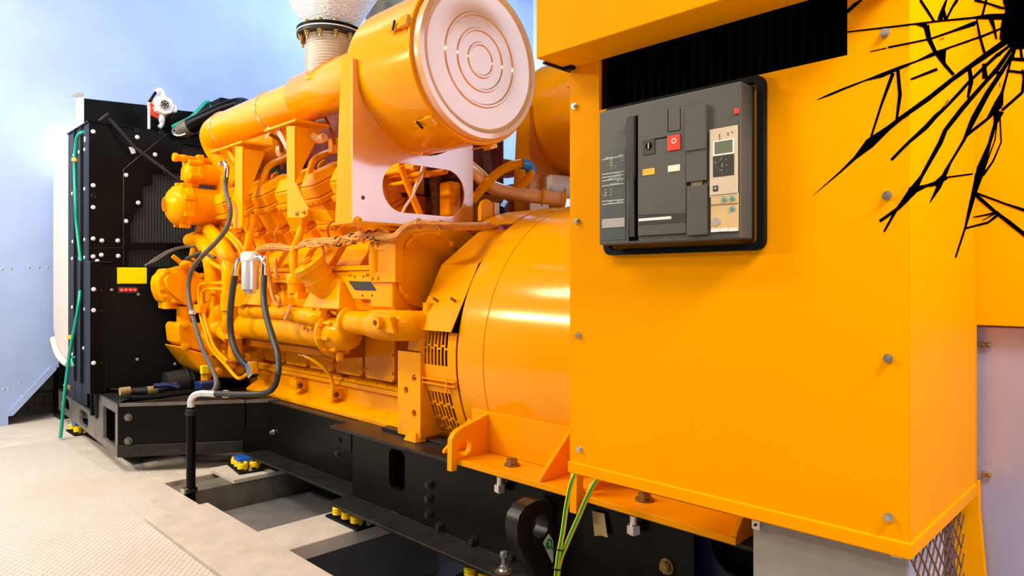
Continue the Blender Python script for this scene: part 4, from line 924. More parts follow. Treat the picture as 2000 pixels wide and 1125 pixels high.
# turbocharger seen below the tee: dark red lagging
part(MB().lathe([(0,0),(.13,0),(.16,.03),(.16,.10),(.12,.15),(0,.15)], (-3.6,2.45,2.03), (1,-.6,0), 32).ball((-3.4,2.6,2.0), .17, 1,1,1), 'turbocharger', 'redrust')
part(MB().box((PY(575,270,2.6).x,2.6,1.73), (-3.0,2.95,2.52)), 'turbo_heat_shield', 'redrust', .04)
part(MB().ball((-3.55,2.6,2.12), .2), 'exhaust_lagging', 'redrust')
part(tX([(608,262,-3.62),(622,272,-3.6),(634,268,-3.55)], 9, 12), 'turbo_lagging', 'lavender')
part(MB().cyl(PY(607,243,2.08), PY(625,240,2.2), .035), 'oil_return_stub', 'dullshade')
part(tY([(636,228,2.1),(650,262,2.1),(652,296,2.12)], 4, 10), 'oil_feed_pipe', 'dullshade')
p = PY(652,285,2.12); part(MB().obox(p, XA, YA, ZA, .05, .05, .09), 'pipe_union', 'cast', .008)

# engine front: transverse water drums, pump, gear housing
fxx = -5.2
def cylY(px, py, rpx, X, y1, name, m='cast', prof=None, sgl=32):
    p = PX(px, py, X); r = R(rpx, p); L = y1-p.y
    pf = prof or [(0,0),(r*.92,0),(r,.02),(r,L),(0,L)]
    return part(MB().lathe(pf, p, YA, sgl), name, m), p, r, L
p = PX(338,400,fxx); r = R(37,p); L = 2.35-p.y
wd = part(MB().lathe([(0,-.055),(r*.30,-.05),(r*.32,-.062),(r*.36,-.062),(r*.40,-.05),(r*.72,-.03),(r*.98,.0),(r*1.08,.03),(r*1.08,.055),(r*1.14,.058),(r*1.14,.10),(r*1.02,.104),(r,.11),(r,L),(0,L)], p, YA, 48), 'water_drum', 'cast')
MB().cyl(p+V((0,-.0505,0)), p+V((0,-.063,0)), r*.3, 24).build('drum_plug', 'dullshade', wd)
for k in range(8):
    a = math.pi*2*k/8+.3; MB().box(p+V((r*1.14*math.cos(a)-.018,.03,r*1.14*math.sin(a)-.018)), p+V((r*1.14*math.cos(a)+.018,.10,r*1.14*math.sin(a)+.018))).build('flange_lug', 'cast', wd, .005)
p = PX(363,337,fxx); r = R(21,p); L = 2.35-p.y
ud = part(MB().lathe([(0,-.02),(r*.6,-.02),(r*.95,0),(r*1.02,.015),(r*1.02,.06),(r*1.12,.064),(r*1.12,.085),(r,.09),(r,L),(0,L)], p, YA, 40), 'upper_drum', 'cast')
for k in range(5):
    a = math.pi*2*k/5+.9; MB().cyl(p+V((r*1.12*math.cos(a),.0,r*1.12*math.sin(a))), p+V((r*1.12*math.cos(a),.085,r*1.12*math.sin(a))), .024, 12).build('flange_lug', 'cast', ud)
p = PX(348,308,fxx); r = R(6.5,p)
rt = part(MB().lathe([(0,-.035),(r*1.2,-.035),(r*1.4,-.02),(r*1.2,-.004),(r*.9,-.002),(r*1.15,.03),(r*1.15,.05),(r,.055),(r,.62),(0,.62)], p, YA, 24), 'tie_tube', 'cast')
q = PX(388,316,fxx); MB().box(q+V((-.03,-.015,-.12)), q+V((.03,.03,.05))).build('tube_clamp', 'cast', rt, .006)
part(MB().box((-5.28,2.05,1.45), (-5.08,2.5,2.05)), 'front_tower', 'cast', .03)
# chrome breather fitting
fz_ = part(MB().box((-5.24,2.3,.5), (-5.06,3.3,1.5)), 'front_gear_case', 'dullshade', .03)
# pump: teardrop cover facing the camera
pc = [(322,545),(332,533),(345,529),(357,529),(380,540),(404,549),(404,560),(395,578),(380,590),(366,598),(355,590),(335,574),(325,560)]
px0 = -5.02
part(MB().plate([PX(a,b,px0) for a,b in pc], (-.03,0,0)), 'pump_cover', 'orange', .012)
po = [(307,552),(310,540),(318,532),(320,526),(326,524),(333,526),(358,519),(372,524),(396,536),(408,548),(406,562),(392,584),(374,602),(356,594),(335,590),(320,591),(313,580),(308,566)]
part(MB().plate([PX(a,b,px0-.031) for a,b in po], (-.16,0,0)), 'water_pump', 'cast', .018)
part(MB().cyl(PX(327,582,px0-.06), PX(327,603,px0-.06), R(9,PX(327,590,px0))), 'pump_boss', 'cast')
part(MB().plate([PX(a,b,px0-.1) for a,b in ((318,588),(372,596),(372,604),(318,603))], (-.1,0,0)), 'pump_foot', 'cast', .006)
for px,py in ((326,530),(316,563),(322,578),(338,588),(372,526),(394,538)): bolt(en, PX(px,py,px0-.02), (1,-.2,0), .014, .02, 'cast')
part(tX([(337,500,-5.0),(352,512,-5.0),(366,525,-5.05)], [4.5,4.5,5], 10, 1), 'lever_pin', 'cast'); part(MB().ball(PX(360,516,-5.0), .035, 1,1,.8), 'pin_boss', 'cast')
part(MB().cyl(PX(359,598,-5.1), PX(359,640,-5.1), R(13,PX(359,620,-5.1)), 32), 'pump_inlet', 'cast')
part(MB().lathe([(0,0),(.075,0),(.08,.01),(.08,.05),(0,.05)], PX(358,637,-5.1)+V((0,0,.02)), -ZA, 32), 'inlet_collar', 'cast')
gh = [(345,635),(352,630),(410,632),(418,640),(410,672),(404,690),(360,677),(349,668),(347,655)]
part(MB().plate([PX(a,b,-4.98) for a,b in gh], (-.25,0,0)), 'gear_housing', 'cast', .02)
for px,py in ((364,633),(361,677)): bolt(en, PX(px,py,-4.965), (1,-.3,0), .02, .02, 'cast')
part(MB().cyl(PX(340,645,-5.05), PX(350,646,-5.05), R(8,PX(340,645,-5.05))), 'shaft_end', 'cast')
sg = [(352,676),(404,692),(430,700),(470,705),(500,690),(510,722),(470,740),(430,738),(404,735),(382,716)]
part(MB().plate([PX(a,b,-4.95) for a,b in sg], (-.35,0,0)), 'front_sump', 'cast', .02)
part(MB().cyl(PX(402,730,-4.92), PX(402,745,-4.92), R(9,PX(402,735,-4.9)), 6).cyl(PX(402,745,-4.92), PX(402,750,-4.92), R(5,PX(402,735,-4.9)), 12), 'sump_plug', 'cast')
part(MB().box(PX(398,722,-4.90)+V((-.02,-.02,-.03)), PX(398,722,-4.90)+V((.02,.03,.03))), 'sump_tag', 'yellow', .006)
fh = [(418,560),(470,560),(475,640),(500,660),(512,690),(470,706),(420,696),(400,660),(410,630)]
part(MB().plate([PX(a,b,-4.88) for a,b in fh], (-.2,0,0)), 'front_housing', 'cast', .02)
part(MB().lathe([(0,0),(.10,0),(.12,.02),(.12,.06),(.10,.08),(0,.1)], PX(440,622,-4.88), XA, 32), 'thermostat_cover', 'cast')
# cylinder-like oil pump parts low at the front
part(MB().plate([PX(a,b,-4.72) for a,b in ((484,690),(520,686),(522,712),(510,720),(492,718))], (-.1,0,0)), 'gear_cover', 'cast', .008)
for px,py in ((502,692),(511,691),(502,700),(502,712)): bolt(en, PX(px,py,-4.715), XA, .010, .014, 'cast')
part(MB().cyl(PX(448,697,-4.80), PX(441,697,-4.95), R(9,PX(445,697,-4.8)), 20), 'relief_valve', 'cast')
for px,py in ((441,676),(441,686),(452,714),(468,722),(426,725),(480,712)): bolt(en, PX(px,py,-4.84), (1,-.2,0), .022, .035, 'cast')
part(tX([(440,706,-4.78),(465,704,-4.75),(482,702,-4.72)], 3.5, 8), 'oil_line', 'plate')
# big coolant elbows down the front corner
part(tY([(372,470,1.98),(392,468,1.97),(408,485,1.95),(418,515,1.94),(420,550,1.95),(420,585,1.96)], [14,17,19,20,19,19], 24), 'coolant_elbow', 'cast')
part(tY([(405,445,2.0),(425,470,1.92),(442,497,1.90),(449,530,1.89),(449,570,1.89),(449,620,1.89),(444,642,1.90)], [13,15,16,16,15,14,14], 24), 'coolant_elbow', 'cast')
part(tY([(395,440,1.97),(386,470,1.96),(380,500,1.97)], 10, 16), 'coolant_stub', 'cast')
part(MB().ball(PY(428,642,1.93), R(20,PY(428,642,1.93)), 1,1,1).cyl(PY(428,642,1.93), PY(452,660,1.95), R(14,PY(428,642,1.93))), 'elbow_bulb', 'cast')
p = PY(449,590,1.885); part(MB().lathe([(0,-.055),(.06,-.055),(.06,.055),(0,.055)], p, ZA, 28), 'hose_joint', 'cast')
part(tY([(468,575,1.93),(462,610,1.93),(460,650,1.93),(460,700,1.95)], [14,14,13,14], 20), 'drop_pipe', 'cast')
part(MB().lathe([(0,0),(.085,0),(.085,.03),(0,.03)], PY(462,660,1.94), ZA, 28), 'pipe_flange', 'cast')
part(tY([(487,600,1.93),(478,592,1.92),(470,580,1.93),(470,560,1.95)], [13,14,12,12], 18), 'pipe_bend', 'cast')
p = PY(470,580,1.88); part(MB().cyl(p, p+V((.02,-.03,0)), .06), 'bend_cap', 'orange')
# pairs of thin fuel pipes
part(tY([(437,553,1.86),(410,553,1.85),(392,556,1.85),(388,570,1.85),(390,600,1.85),(394,625,1.85),(402,650,1.85),(412,680,1.85),(440,712,1.84),(462,737,1.83),(474,737,1.83),(488,726,1.84)], 3.4, 10), 'fuel_pipe', 'cast')
part(tY([(437,565,1.86),(412,564,1.85),(398,567,1.85),(394,580,1.85),(396,605,1.85),(402,630,1.85),(410,655,1.85),(420,680,1.85),(444,706,1.85)], 3.4, 10), 'fuel_pipe', 'cast')
p = PY(390,603,1.84); part(MB().box(p+V((-.07,-.02,-.03)), p+V((.05,.03,.03))), 'pipe_clamp', 'cast', .006)
part(tY([(440,458,1.93),(455,470,1.92),(470,492,1.92),(476,520,1.92)], 4, 10), 'fuel_pipe', 'cast'); part(tY([(448,455,1.93),(464,470,1.92),(478,490,1.92),(485,515,1.92)], 4, 10), 'fuel_pipe', 'cast')
part(tY([(400,505,1.9),(416,515,1.89),(436,526,1.9)], 5, 10), 'fuel_pipe', 'cast')
part(tY([(362,510,1.9),(376,500,1.88),(400,496,1.88),(420,503,1.9)], 3, 8), 'grey_lead', 'greyhose')
part(tY([(365,505,1.88),(382,497,1.87),(392,492,1.87)], 3.6, 8), 'sensor_plug', 'greyhose')
part(MB().ball(PY(375,515,1.92), R(10,PY(375,515,1.92)), 1,1,1.2).ball(PY(394,540,1.9), R(6,PY(394,540,1.9)), 1.6,1,.8), 'sensor_boss', 'cast')
part(tY([(495,420,1.95),(490,450,1.93),(484,480,1.92),(480,500,1.93)], 7.5, 12), 'drain_pipe', 'cast')
# engine parts visible through the cradle window and beside it
part(tX([(735,330,-3.25),(752,372,-3.2),(768,425,-3.15)], 5, 10), 'push_tube', 'dullshade')
part(tX([(783,325,-3.0),(800,370,-3.0),(824,428,-3.0)], 7, 12), 'push_tube', 'orange')
part(MB().box(PX(779,316,-3.1), PX(806,348,-3.1)+V((-.2,0,0))), 'actuator_box', 'orange', .008)
part(MB().box(PX(735,350,-3.35), PX(790,440,-3.35)+V((-.2,0,0))), 'injector_housing', 'dullshade', .02)
part(tX([(838,305,-3.1),(848,340,-3.1),(853,380,-3.1),(855,430,-3.1)], 12, 16), 'exhaust_leg', 'rust')
part(MB().box(PX(878,352,-2.95), PX(902,425,-2.95)+V((-.1,0,0))), 'outlet_casting', 'orange', .02)
for px,py in ((884,366),(884,392)): bolt(en, PX(px,py,-2.948), XA, .016, .014, 'orange')
part(MB().box(PX(905,360,-2.95), PX(925,440,-2.95)+V((-.1,0,0))), 'outlet_rib', 'dullshade', .02)
part(tX([(828,322,-2.95),(822,345,-2.95),(812,365,-2.95),(806,382,-2.95),(794,400,-2.95),(783,420,-2.95)], [5,5,4,2.5,3,2.5], 10), 'wrapped_lead', 'lavender')
part(MB().box(PX(808,380,-3.15), PX(834,440,-3.15)+V((-.1,0,0))), 'housing_block', 'dullshade', .015)
part(tX([(940,280,-3.0),(948,310,-3.0),(950,345,-3.0)], 11, 16), 'exhaust_leg', 'rust')
part(MB().box(PX(926,280,-3.1), PX(962,305,-3.1)+V((-.1,0,0))), 'manifold_lagging', 'redrust', .02)
part(MB().box(PX(968,305,-3.2), PX(1020,345,-3.2)+V((-.15,0,0))), 'valve_cover', 'dullshade', .02)
part(MB().plate([PX(a,b,-2.7) for a,b in ((940,432),(940,405),(944,393),(952,388),(960,393),(963,405),(963,432))], (-.03,0,0)), 'eye_plate', 'orange', .004)
part(MB().box(PX(966,395,-2.7), PX(976,438,-2.7)+V((-.06,0,0))), 'stay_bracket', 'plate', .003)
part(MB().cyl(PX(985,398,-2.95), PX(978,410,-2.9), R(9,PX(985,398,-2.95)), 6), 'blue_plug', 'blue')
# ================================================================ CHARGE-AIR / EXHAUST PIPEWORK
IY = 2.0
ip_ = thing('exhaust_manifold_pipe', 'thick glossy orange pipe running along the engine top to the bellows', 'pipe', (-4.3,2.0,2.05))
pe = PY(420,262,IY); pj = PY(598,203,IY); zc = (pe.z+pj.z)/2+.02; rp_ = .118
pxl = PY(428,262,IY).x; pxr = PY(596,200,IY).x
MB().tube([(pxl-.02,IY+.20,zc-.30),(pxl-.10,IY+.10,zc-.16),(pxl-.09,IY+.02,zc-.03),(pxl+.05,IY,zc),(pxl+.2,IY,zc),(pxr-.3,IY,zc),(pxr,IY,zc)], [rp_]*7, 40, 8).build('long_pipe', 'drum', ip_)
MB().torus((PY(533,220,IY).x,IY,zc), XA, rp_, .008, 40, 8).build('pipe_band', 'plate', ip_)
MB().torus((pxl+.13,IY,zc), XA, rp_, .008, 40, 8).build('pipe_band', 'plate', ip_)
MB().lathe([(0,0),(.135,0),(.138,.004),(.138,.70),(0,.70)], (pxr,IY,zc), XA, 48).build('tee_body', 'drum', ip_)
bxc = PY(645,120,IY).x
zb0 = PY(645,156,IY).z
MB().lathe([(.128,0),(.128,zb0-zc-.03),(.14,zb0-zc-.025),(.14,zb0-zc-.001),(0,zb0-zc-.001)], (bxc,IY,zc), ZA, 48).build('tee_neck', 'drum', ip_)
lp0, lp1 = PY(480,288,2.45), PY(566,285,2.45)
MB().cyl((lp0.x+.15,2.45,2.25), (lp1.x,2.45,2.25), .14, 40).build('lower_pipe', 'drum', ip_)
MB().torus((lp1.x-.1,2.45,2.25), XA, .14, .008, 40, 8).build('pipe_band', 'plate', ip_)
p = PY(548,292,2.2); MB().ball(p, R(12,p), 1,.8,1.5).build('pipe_lagging', 'lavender', ip_)
MB().tube([PY(528,262,2.1), PY(546,275,2.15), PY(550,300,2.2), PY(552,330,2.25)], R(4,p), 10).build('drain_tube', 'dullshade', ip_)
def saddle(px, lab, y0, y1):
    t = thing('pipe_saddle', lab, 'bracket', (PY(px,340,1.9).x,1.9,1.6), 'saddle brackets under the exhaust pipe')
    return t
# saddle near the front elbow
t = saddle(455, 'yellow T-shaped saddle bracket under the elbow end of the orange pipe', 285, 445)
Ys = 1.86
MB().plate([PY(459,286,Ys), PY(473,286,Ys), PY(473,440,Ys), PY(470,445,Ys), PY(445,447,Ys), PY(440,440,Ys), PY(458,392,Ys)], (0,.012,0)).build('upright', 'orange', t, .002)
xs = PY(473,300,Ys).x
MB().plate([V((xs,Ys+.013,PY(473,290,Ys).z)), V((xs,Ys+.013,PY(473,395,Ys).z)), V((xs,Ys+.04,PY(473,380,Ys).z)), V((xs,Ys+.155,PY(473,290,Ys).z))], (-.012,0,0)).build('web', 'orange', t, .001)
tz = PY(460,284,Ys).z
MB().box((PY(412,285,Ys).x,Ys-.01,tz), (xs+.02,Ys+.19,tz+.014)).build('saddle_plate', 'orange', t, .002)
MB().plate([PY(438,289,Ys+.02), PY(446,289,Ys+.02), PY(458,312,Ys+.02), PY(458,322,Ys+.02)], (0,.012,0)).build('brace', 'orange', t)
for px,py in ((444,440),(454,439)): bolt(t, PY(px,py,Ys), (0,-1,0), .010, .014, 'brass')
MB().bolt(PY(426,292,Ys+.03), -ZA, .014, .03).build('bolt', 'zinc', t)
t = saddle(568, 'yellow saddle bracket with flared foot under the middle of the orange pipe', 245, 425)
MB().plate([PY(559,246,Ys), PY(575,246,Ys), PY(575,356,Ys), PY(601,408,Ys), PY(600,420,Ys), PY(594,425,Ys), PY(561,426,Ys)], (0,.012,0)).build('upright', 'orange', t, .002)
xs = PY(575,300,Ys).x
MB().plate([V((xs,Ys+.013,PY(575,246,Ys).z)), V((xs,Ys+.013,PY(575,350,Ys).z)), V((xs,Ys+.03,PY(575,340,Ys).z)), V((xs,Ys+.17,PY(575,246,Ys).z))], (-.012,0,0)).build('web', 'orange', t, .001)
tz = PY(565,242,Ys).z
MB().box((PY(518,243,Ys).x,Ys-.01,tz), (xs+.03,Ys+.20,tz+.014)).build('saddle_plate', 'orange', t, .002)
MB().plate([PY(533,246,Ys+.02), PY(543,246,Ys+.02), PY(559,280,Ys+.02), PY(559,294,Ys+.02)], (0,.012,0)).build('brace', 'plate', t)
for px,py in ((581,417),(595,414)): bolt(t, PY(px,py,Ys), (0,-1,0), .010, .014, 'brass')
MB().bolt(PY(527,250,Ys+.03), -ZA, .014, .03).build('bolt', 'zinc', t)
MB().hull8([PY(600,412,1.9),PY(636,410,1.93),PY(652,432,1.97),PY(603,430,1.9)]+[p+V((0,.06,0)) for p in (PY(600,412,1.9),PY(636,410,1.93),PY(652,432,1.97),PY(603,430,1.9))]).build('foot_arm', 'orange', t, .004)
# bellows, flange and lagged cone
ex_ = thing('exhaust_bellows', 'ribbed stainless steel exhaust bellows with bolted round flange, standing on the orange pipe', 'bellows', (bxc,IY,zb0))
zb1 = PY(645,77,IY).z
pf = [(0,0)]; nconv = 14
for i in range(nconv*6+1):
    d = (zb1-zb0)*i/(nconv*6); pf.append((.119+.014*math.cos(2*math.pi*i/6), d))
pf.append((0, zb1-zb0))
MB().lathe(pf, (bxc,IY,zb0), ZA, 64).build('bellows_sleeve', 'bellows', ex_, sharp=80)
MB().lathe([(.10,0),(.182,0),(.182,.018),(.10,.018)], (bxc,IY,zb1), ZA, 64).build('lower_flange', 'steelblack', ex_, .002)
MB().lathe([(.10,0),(.184,0),(.184,.006),(.10,.006)], (bxc,IY,zb1+.019), ZA, 64).build('gasket_ring', 'white', ex_)
MB().lathe([(.10,0),(.184,0),(.184,.018),(.10,.018)], (bxc,IY,zb1+.026), ZA, 64).build('upper_flange', 'black', ex_, .002)
for k in range(12):
    a = 2*math.pi*(k+.35)/12; p = V((bxc+.160*math.cos(a), IY+.160*math.sin(a), zb1))
    MB().bolt(p, -ZA, .013, .022).cyl(p, p-ZA*.04, .008, 10).bolt(p+ZA*.045, ZA, .013, .016).build('flange_bolt', 'brass', ex_)
ctop = .62
MB().lathe([(.0,0),(.125,0),(.15,.03),(.33,.32),(.345,.36),(.345,1.6),(0,1.6)], (bxc,IY,zb1+.046), ZA, 64).build('exhaust_cone', 'foilcone', None)
tag(bpy.data.objects['exhaust_cone'], 'bright aluminium lagged exhaust cone rising above the bellows flange', 'exhaust pipe')
p = PX(748,14,-3.2); MB().lathe([(0,0),(.2,0),(.2,2.8),(0,2.8)], (-5.2,3.6,1.86), ZA, 40).build('rear_exhaust', 'greysteel', None)
tag(bpy.data.objects['rear_exhaust'], 'dark exhaust pipe behind the lagged cone, beside the front air cleaner', 'exhaust pipe')

# ================================================================ crankcase vent pipes behind the cradle
vp = thing('vent_pipe', 'pale peach vent pipe curving down behind the cradle to a clamp', 'pipe', (-2.7,2.9,1.6))
MB().tube([PX(905,318,-2.9), PX(930,338,-2.88), PX(958,364,-2.84), PX(990,376,-2.78), PX(1030,382,-2.70), PX(1075,386,-2.62), PX(1100,388,-2.58)], R(14,PX(990,376,-2.78)), 24).build('pipe', 'lavender', vp)
for px,py,X,rr in ((1060,384,-2.645,15.5),(1102,388,-2.575,18)):
    c_ = PX(px,py,X); MB().torus(c_, PX(px+30,py+3,X+.06)-c_, R(rr,c_), R(2.5,c_), 28, 8).build('pipe_clamp', 'orange', vp)
hp = thing('looped_hose', 'peach looped hose with blue tape on its bend, beside the front cradle', 'hose', (-2.75,2.8,1.6))
MB().tube([PX(922,392,-2.86), PX(945,365,-2.82), PX(972,338,-2.78), PX(998,324,-2.74), PX(1022,320,-2.70), PX(1036,328,-2.68), PX(1034,345,-2.68), PX(1010,368,-2.74), PX(990,385,-2.80)], R(9,PX(972,338,-2.78)), 20).build('hose', 'orange', hp)
MB().tube([PX(1019,320,-2.70), PX(1030,322.5,-2.69), PX(1037,331,-2.68), PX(1036,340,-2.68)], R(10.5,PX(1022,320,-2.7)), 20).build('tape_wrap', 'bluetape', hp, label='blue tape wrap')
ts = thing('white_canister', 'white canister with a rounded end, behind the clamp of the vent pipe', 'canister', (-2.8,3.3,1.6))
c_ = PX(1064,362,-2.80); MB().lathe([(0,0),(.05,.0),(.066,.015),(.07,.03),(.07,.4),(0,.4)], c_+V((0,0,-.0)), (0.25,1,0), 32).build('canister_body', 'white', ts)

# ================================================================ WIRE LOOM
wl = thing('wire_loom', 'tan braided wiring loom lying along the side of the engine', 'wiring', (-3.4,1.92,1.4))
def loom(pts, rp, name='loom', m='harness'): return tY(pts, rp, 12).build(name, m, wl)
base = [(505,487,1.91),(525,484,1.90),(548,484,1.90),(572,487,1.90),(600,478,1.90),(628,474,1.90),(655,475,1.90),(680,468,1.90),(700,462,1.90),(722,458,1.90),(745,462,1.90),(770,462,1.90),(790,445,1.92),(812,437,1.96),(850,438,2.02),(885,442,2.08),(915,441,2.2),(955,440,2.35)]
for k in range(9):
    dx, dy, dY = random.uniform(-2,2), random.uniform(-5,5), random.uniform(-.02,.025)
    loom([(x+random.uniform(-3,3), y+dy*(1.4 if 590 < x < 720 else .8)+random.uniform(-2.2,2.2), Y+dY) for x, y, Y in base], random.uniform(1.8,3.4), 'wire')
loom([(722,458,1.90),(745,462,1.895),(770,463,1.90),(790,447,1.92),(812,438,1.96),(850,439,2.02),(885,443,2.08),(915,442,2.2),(955,441,2.35)], 8, 'sleeved_trunk')
loom([(505,487,1.905),(530,485,1.90),(552,485,1.90),(572,487,1.90)], 6, 'sleeved_trunk')
for k in range(13):
    x0 = 590+k*10+random.uniform(-4,4); d0 = random.uniform(-5,9); L_ = random.uniform(22,44)
    yb = lambda x: 480-(x-600)*.16
    loom([(x0,yb(x0)+d0,1.90),(x0+L_*.3,yb(x0+L_*.3)+d0+random.uniform(-4,5),1.88),(x0+L_*.7,yb(x0+L_*.7)-d0*.4+random.uniform(-4,4),1.875),(x0+L_,yb(x0+L_)-d0*.5,1.90)], random.uniform(2.2,3.4), 'wire')
for px,py,Y,rr,m in ((660,472,1.9,9,'rubber'),(690,466,1.9,10,'rubber'),(694,462,1.9,7,'rubber'),(723,459,1.9,9,'rubber'),(736,461,1.9,9,'rubber'),(640,474,1.9,8,'plate'),(818,437,1.965,10,'plate'),(862,440,2.035,10,'plate'),(530,484,1.9,8,'plate')):
    c_ = PY(px,py,Y); MB().torus(c_, (1,.1,.1), R(rr,c_), R(1.7,c_), 20, 6).build('cable_tie', m, wl)
loom([(520,500,1.9),(527,540,1.89),(530,570,1.885),(538,592,1.88),(545,596,1.88),(546,585,1.88),(540,578,1.88)], 3.4, 'branch'); loom([(538,505,1.9),(538,530,1.89),(541,545,1.89)], 3.6, 'branch')
loom([(630,478,1.9),(632,500,1.9),(630,520,1.9)], 2.6, 'branch'); loom([(760,455,1.9),(740,448,1.9),(730,455,1.9)], 3, 'branch')

# ================================================================ FUEL FILTER and black hoses
Yf = 1.80
ff = thing('fuel_filter', 'white fuel filter bowl with two silver elbow arms on the engine side', 'fuel filter', PY(490,570,Yf))
c_ = PY(489,532,Yf); k = R(1,c_)
MB().lathe([(0,38*k),(16*k,38*k),(16.5*k,36*k),(16.5*k,-33*k),(14*k,-34*k),(8*k,-42*k),(0,-42*k)], c_, ZA, 32).build('bowl', 'alu', ff)
MB().lathe([(0,0),(14*k,0),(7*k,9*k),(0,9*k)], c_-ZA*33.2*k, -ZA, 24).build('drain', 'greylabel', ff)
MB().lathe([(0,0),(17.5*k,0),(18*k,2*k),(18*k,12*k),(14*k,18*k),(0,19*k)], c_+ZA*22*k, ZA, 32).build('filter_head', 'white', ff, .001)
MB().tube([PY(478,503,Yf), PY(468,506,Yf), PY(462,518,Yf), PY(459,538,Yf)], [5*k,5*k,5.5*k,6*k], 16).build('elbow_arm', 'chrome', ff)
MB().tube([PY(500,502,Yf), PY(511,503,Yf), PY(516,514,Yf), PY(516,538,Yf)], [5*k,5.5*k,5.5*k,6*k], 16).build('elbow_arm', 'chrome', ff)
def hose(pts, rp, m, lab, name='rubber_hose', seg=14): 
    o = tY(pts, rp, seg).build(name, m); return tag(o, lab, 'hose')
hose([(459,538,Yf),(454,570,Yf-.01),(450,610,Yf-.02),(451,650,Yf-.02),(460,685,Yf-.02),(475,708,Yf),(487,718,1.82)], 6.2, 'rubber', 'short black hose from the left arm of the fuel filter')
h2 = hose([(516,538,Yf),(515,580,Yf-.02),(521,620,Yf-.05),(533,660,Yf-.08),(543,695,Yf-.10),(543,730,Yf-.14),(534,757,Yf-.13),(515,768,1.66),(470,770,1.60),(421,768.5,1.545)], [6.2,6.2,6.2,6.2,6.2,6.2,6,5.8,5.6,5.6], 'rubber', 'long black hose from the right arm of the fuel filter down to the base')
hose([(442,345,1.84),(440,362,1.84),(443,382,1.83),(449,402,1.82),(449,425,1.82),(440,450,1.80),(420,475,1.78),(395,500,1.76),(376,525,1.74),(368,555,1.73),(370,590,1.72),(376,615,1.71),(384,645,1.69),(397,685,1.66),(412,715,1.60),(422,740,1.58),(421,757,1.56),(412,768,1.53)], 4.6, 'greyhose', 'thin grey rubber hose hanging down the front of the engine')
cf = thing('hose_fitting', 'silver hose end elbow at the top of the thin grey hose', 'fitting', PY(440,330,1.84))
MB().tube([PY(432,320,1.86), PY(439,318,1.84), PY(443,326,1.84), PY(442,346,1.84)], [R(5,PY(440,330,1.84))]*4, 14).build('elbow', 'chrome', cf); MB().ball(PY(433,321,1.86), R(7,PY(433,321,1.86)), 1,1,.8).build('nut', 'chrome', cf)
c_ = PY(376,609,1.705); o = MB().lathe([(R(4,c_),-.012),(R(7,c_),-.012),(R(7,c_),.012),(R(4,c_),.012)], c_, (0.2,0,1), 20).build('hose_clip', 'alu'); tag(o, 'small silver clip round the thin grey hose', 'clip')
c_ = PY(493,722,1.82); o = MB().obox(c_, (.5,0,-.85), (0,1,0), (.85,0,.5), .09, .06, .06).build('swivel_nut', 'chrome', None, .008); tag(o, 'silver swivel nut at the lower end of the short black hose', 'nut')
# standing pipe with elbow
pb = PZ(373,962,0.0); Yp = pb.y
sp_ = thing('stand_pipe', 'black vertical pipe with silver elbow standing beside the pit edge', 'pipe', (pb.x,pb.y,-.1))
def SP(py): return V((pb.x, pb.y, H+(551-py)/F*dep(pb)))
MB().cyl(SP(795), SP(985), R(8.5,pb)).build('pipe', 'black', sp_)
MB().lathe([(R(8,pb),0),(R(10,pb),.005),(R(10,pb),.035),(R(8,pb),.04)], SP(812), ZA, 24).lathe([(R(8,pb),0),(R(12,pb),.0),(R(12,pb),.018),(R(8,pb),.018)], SP(960), ZA, 24).build('coupling', 'steelblack', sp_)
MB().tube([SP(797), SP(782), SP(772)+V((.02,.012,0)), SP(768)+V((.05,.035,0)), SP(768)+V((.08,.06,0)), SP(768.5)+V((.12,.09,.0))], [R(6.5,pb)]*6, 16).build('elbow', 'alu', sp_)
MB().obox(SP(957)+V((-.01,-.03,0)), XA, YA, ZA, .05, .03, .03).build('pipe_bracket', 'zinc', sp_, .004)
p = SP(768)+V((.17,.128,0))
o = MB().lathe([(R(5,pb),-.012),(R(7.5,pb),-.012),(R(7.5,pb),.012),(R(5,pb),.012)], p, (.7,.6,0), 20).build('hose_clip', 'alu'); tag(o, 'silver clip on the long black hose lying over the frame', 'clip')

# ================================================================ EARTH CABLES
def striped(name, pts, r, lab):
    P = spline([V(p) for p in pts], 8); seg = 16; b = MB(); b.tube(pts, r, seg, 8)
    o = b.build(name, 'yellow'); me = o.data; me.materials.append(M['green'])
    for p in me.polygons:
        if len(p.vertices) == 4 and (p.index % seg) in (13,14,15,4,5): p.material_index = 1
    tag(o, lab, 'cable', 'earth cables beside the lifting eye'); return o
striped('earth_cable', [PY(1150,893,1.80), PY(1132,912,1.76), PY(1117,940,1.72), PY(1107,985,1.70), PY(1099,1040,1.69), PY(1090,1090,1.68), PY(1084,1150,1.68)], .0078, 'left-hand yellow and green striped earth cable under the orange cabinet')
striped('earth_cable', [PY(1190,912,1.82), PY(1172,928,1.78), PY(1150,965,1.74), PY(1130,1010,1.71), PY(1108,1060,1.695), PY(1093,1100,1.69), PY(1087,1150,1.69)], .0078, 'right-hand yellow and green striped earth cable under the orange cabinet')
for n_, (px,py,Y) in enumerate(((1095,1071,1.69),(1089,1109,1.685))):
    c_ = PY(px,py,Y); o = MB().torus(c_, (.1,0,1), .016, .0022, 24, 8).build('cable_tie', 'blackmatt'); tag(o, ('upper','lower')[n_]+' black cable tie round the two earth cables', 'cable tie')
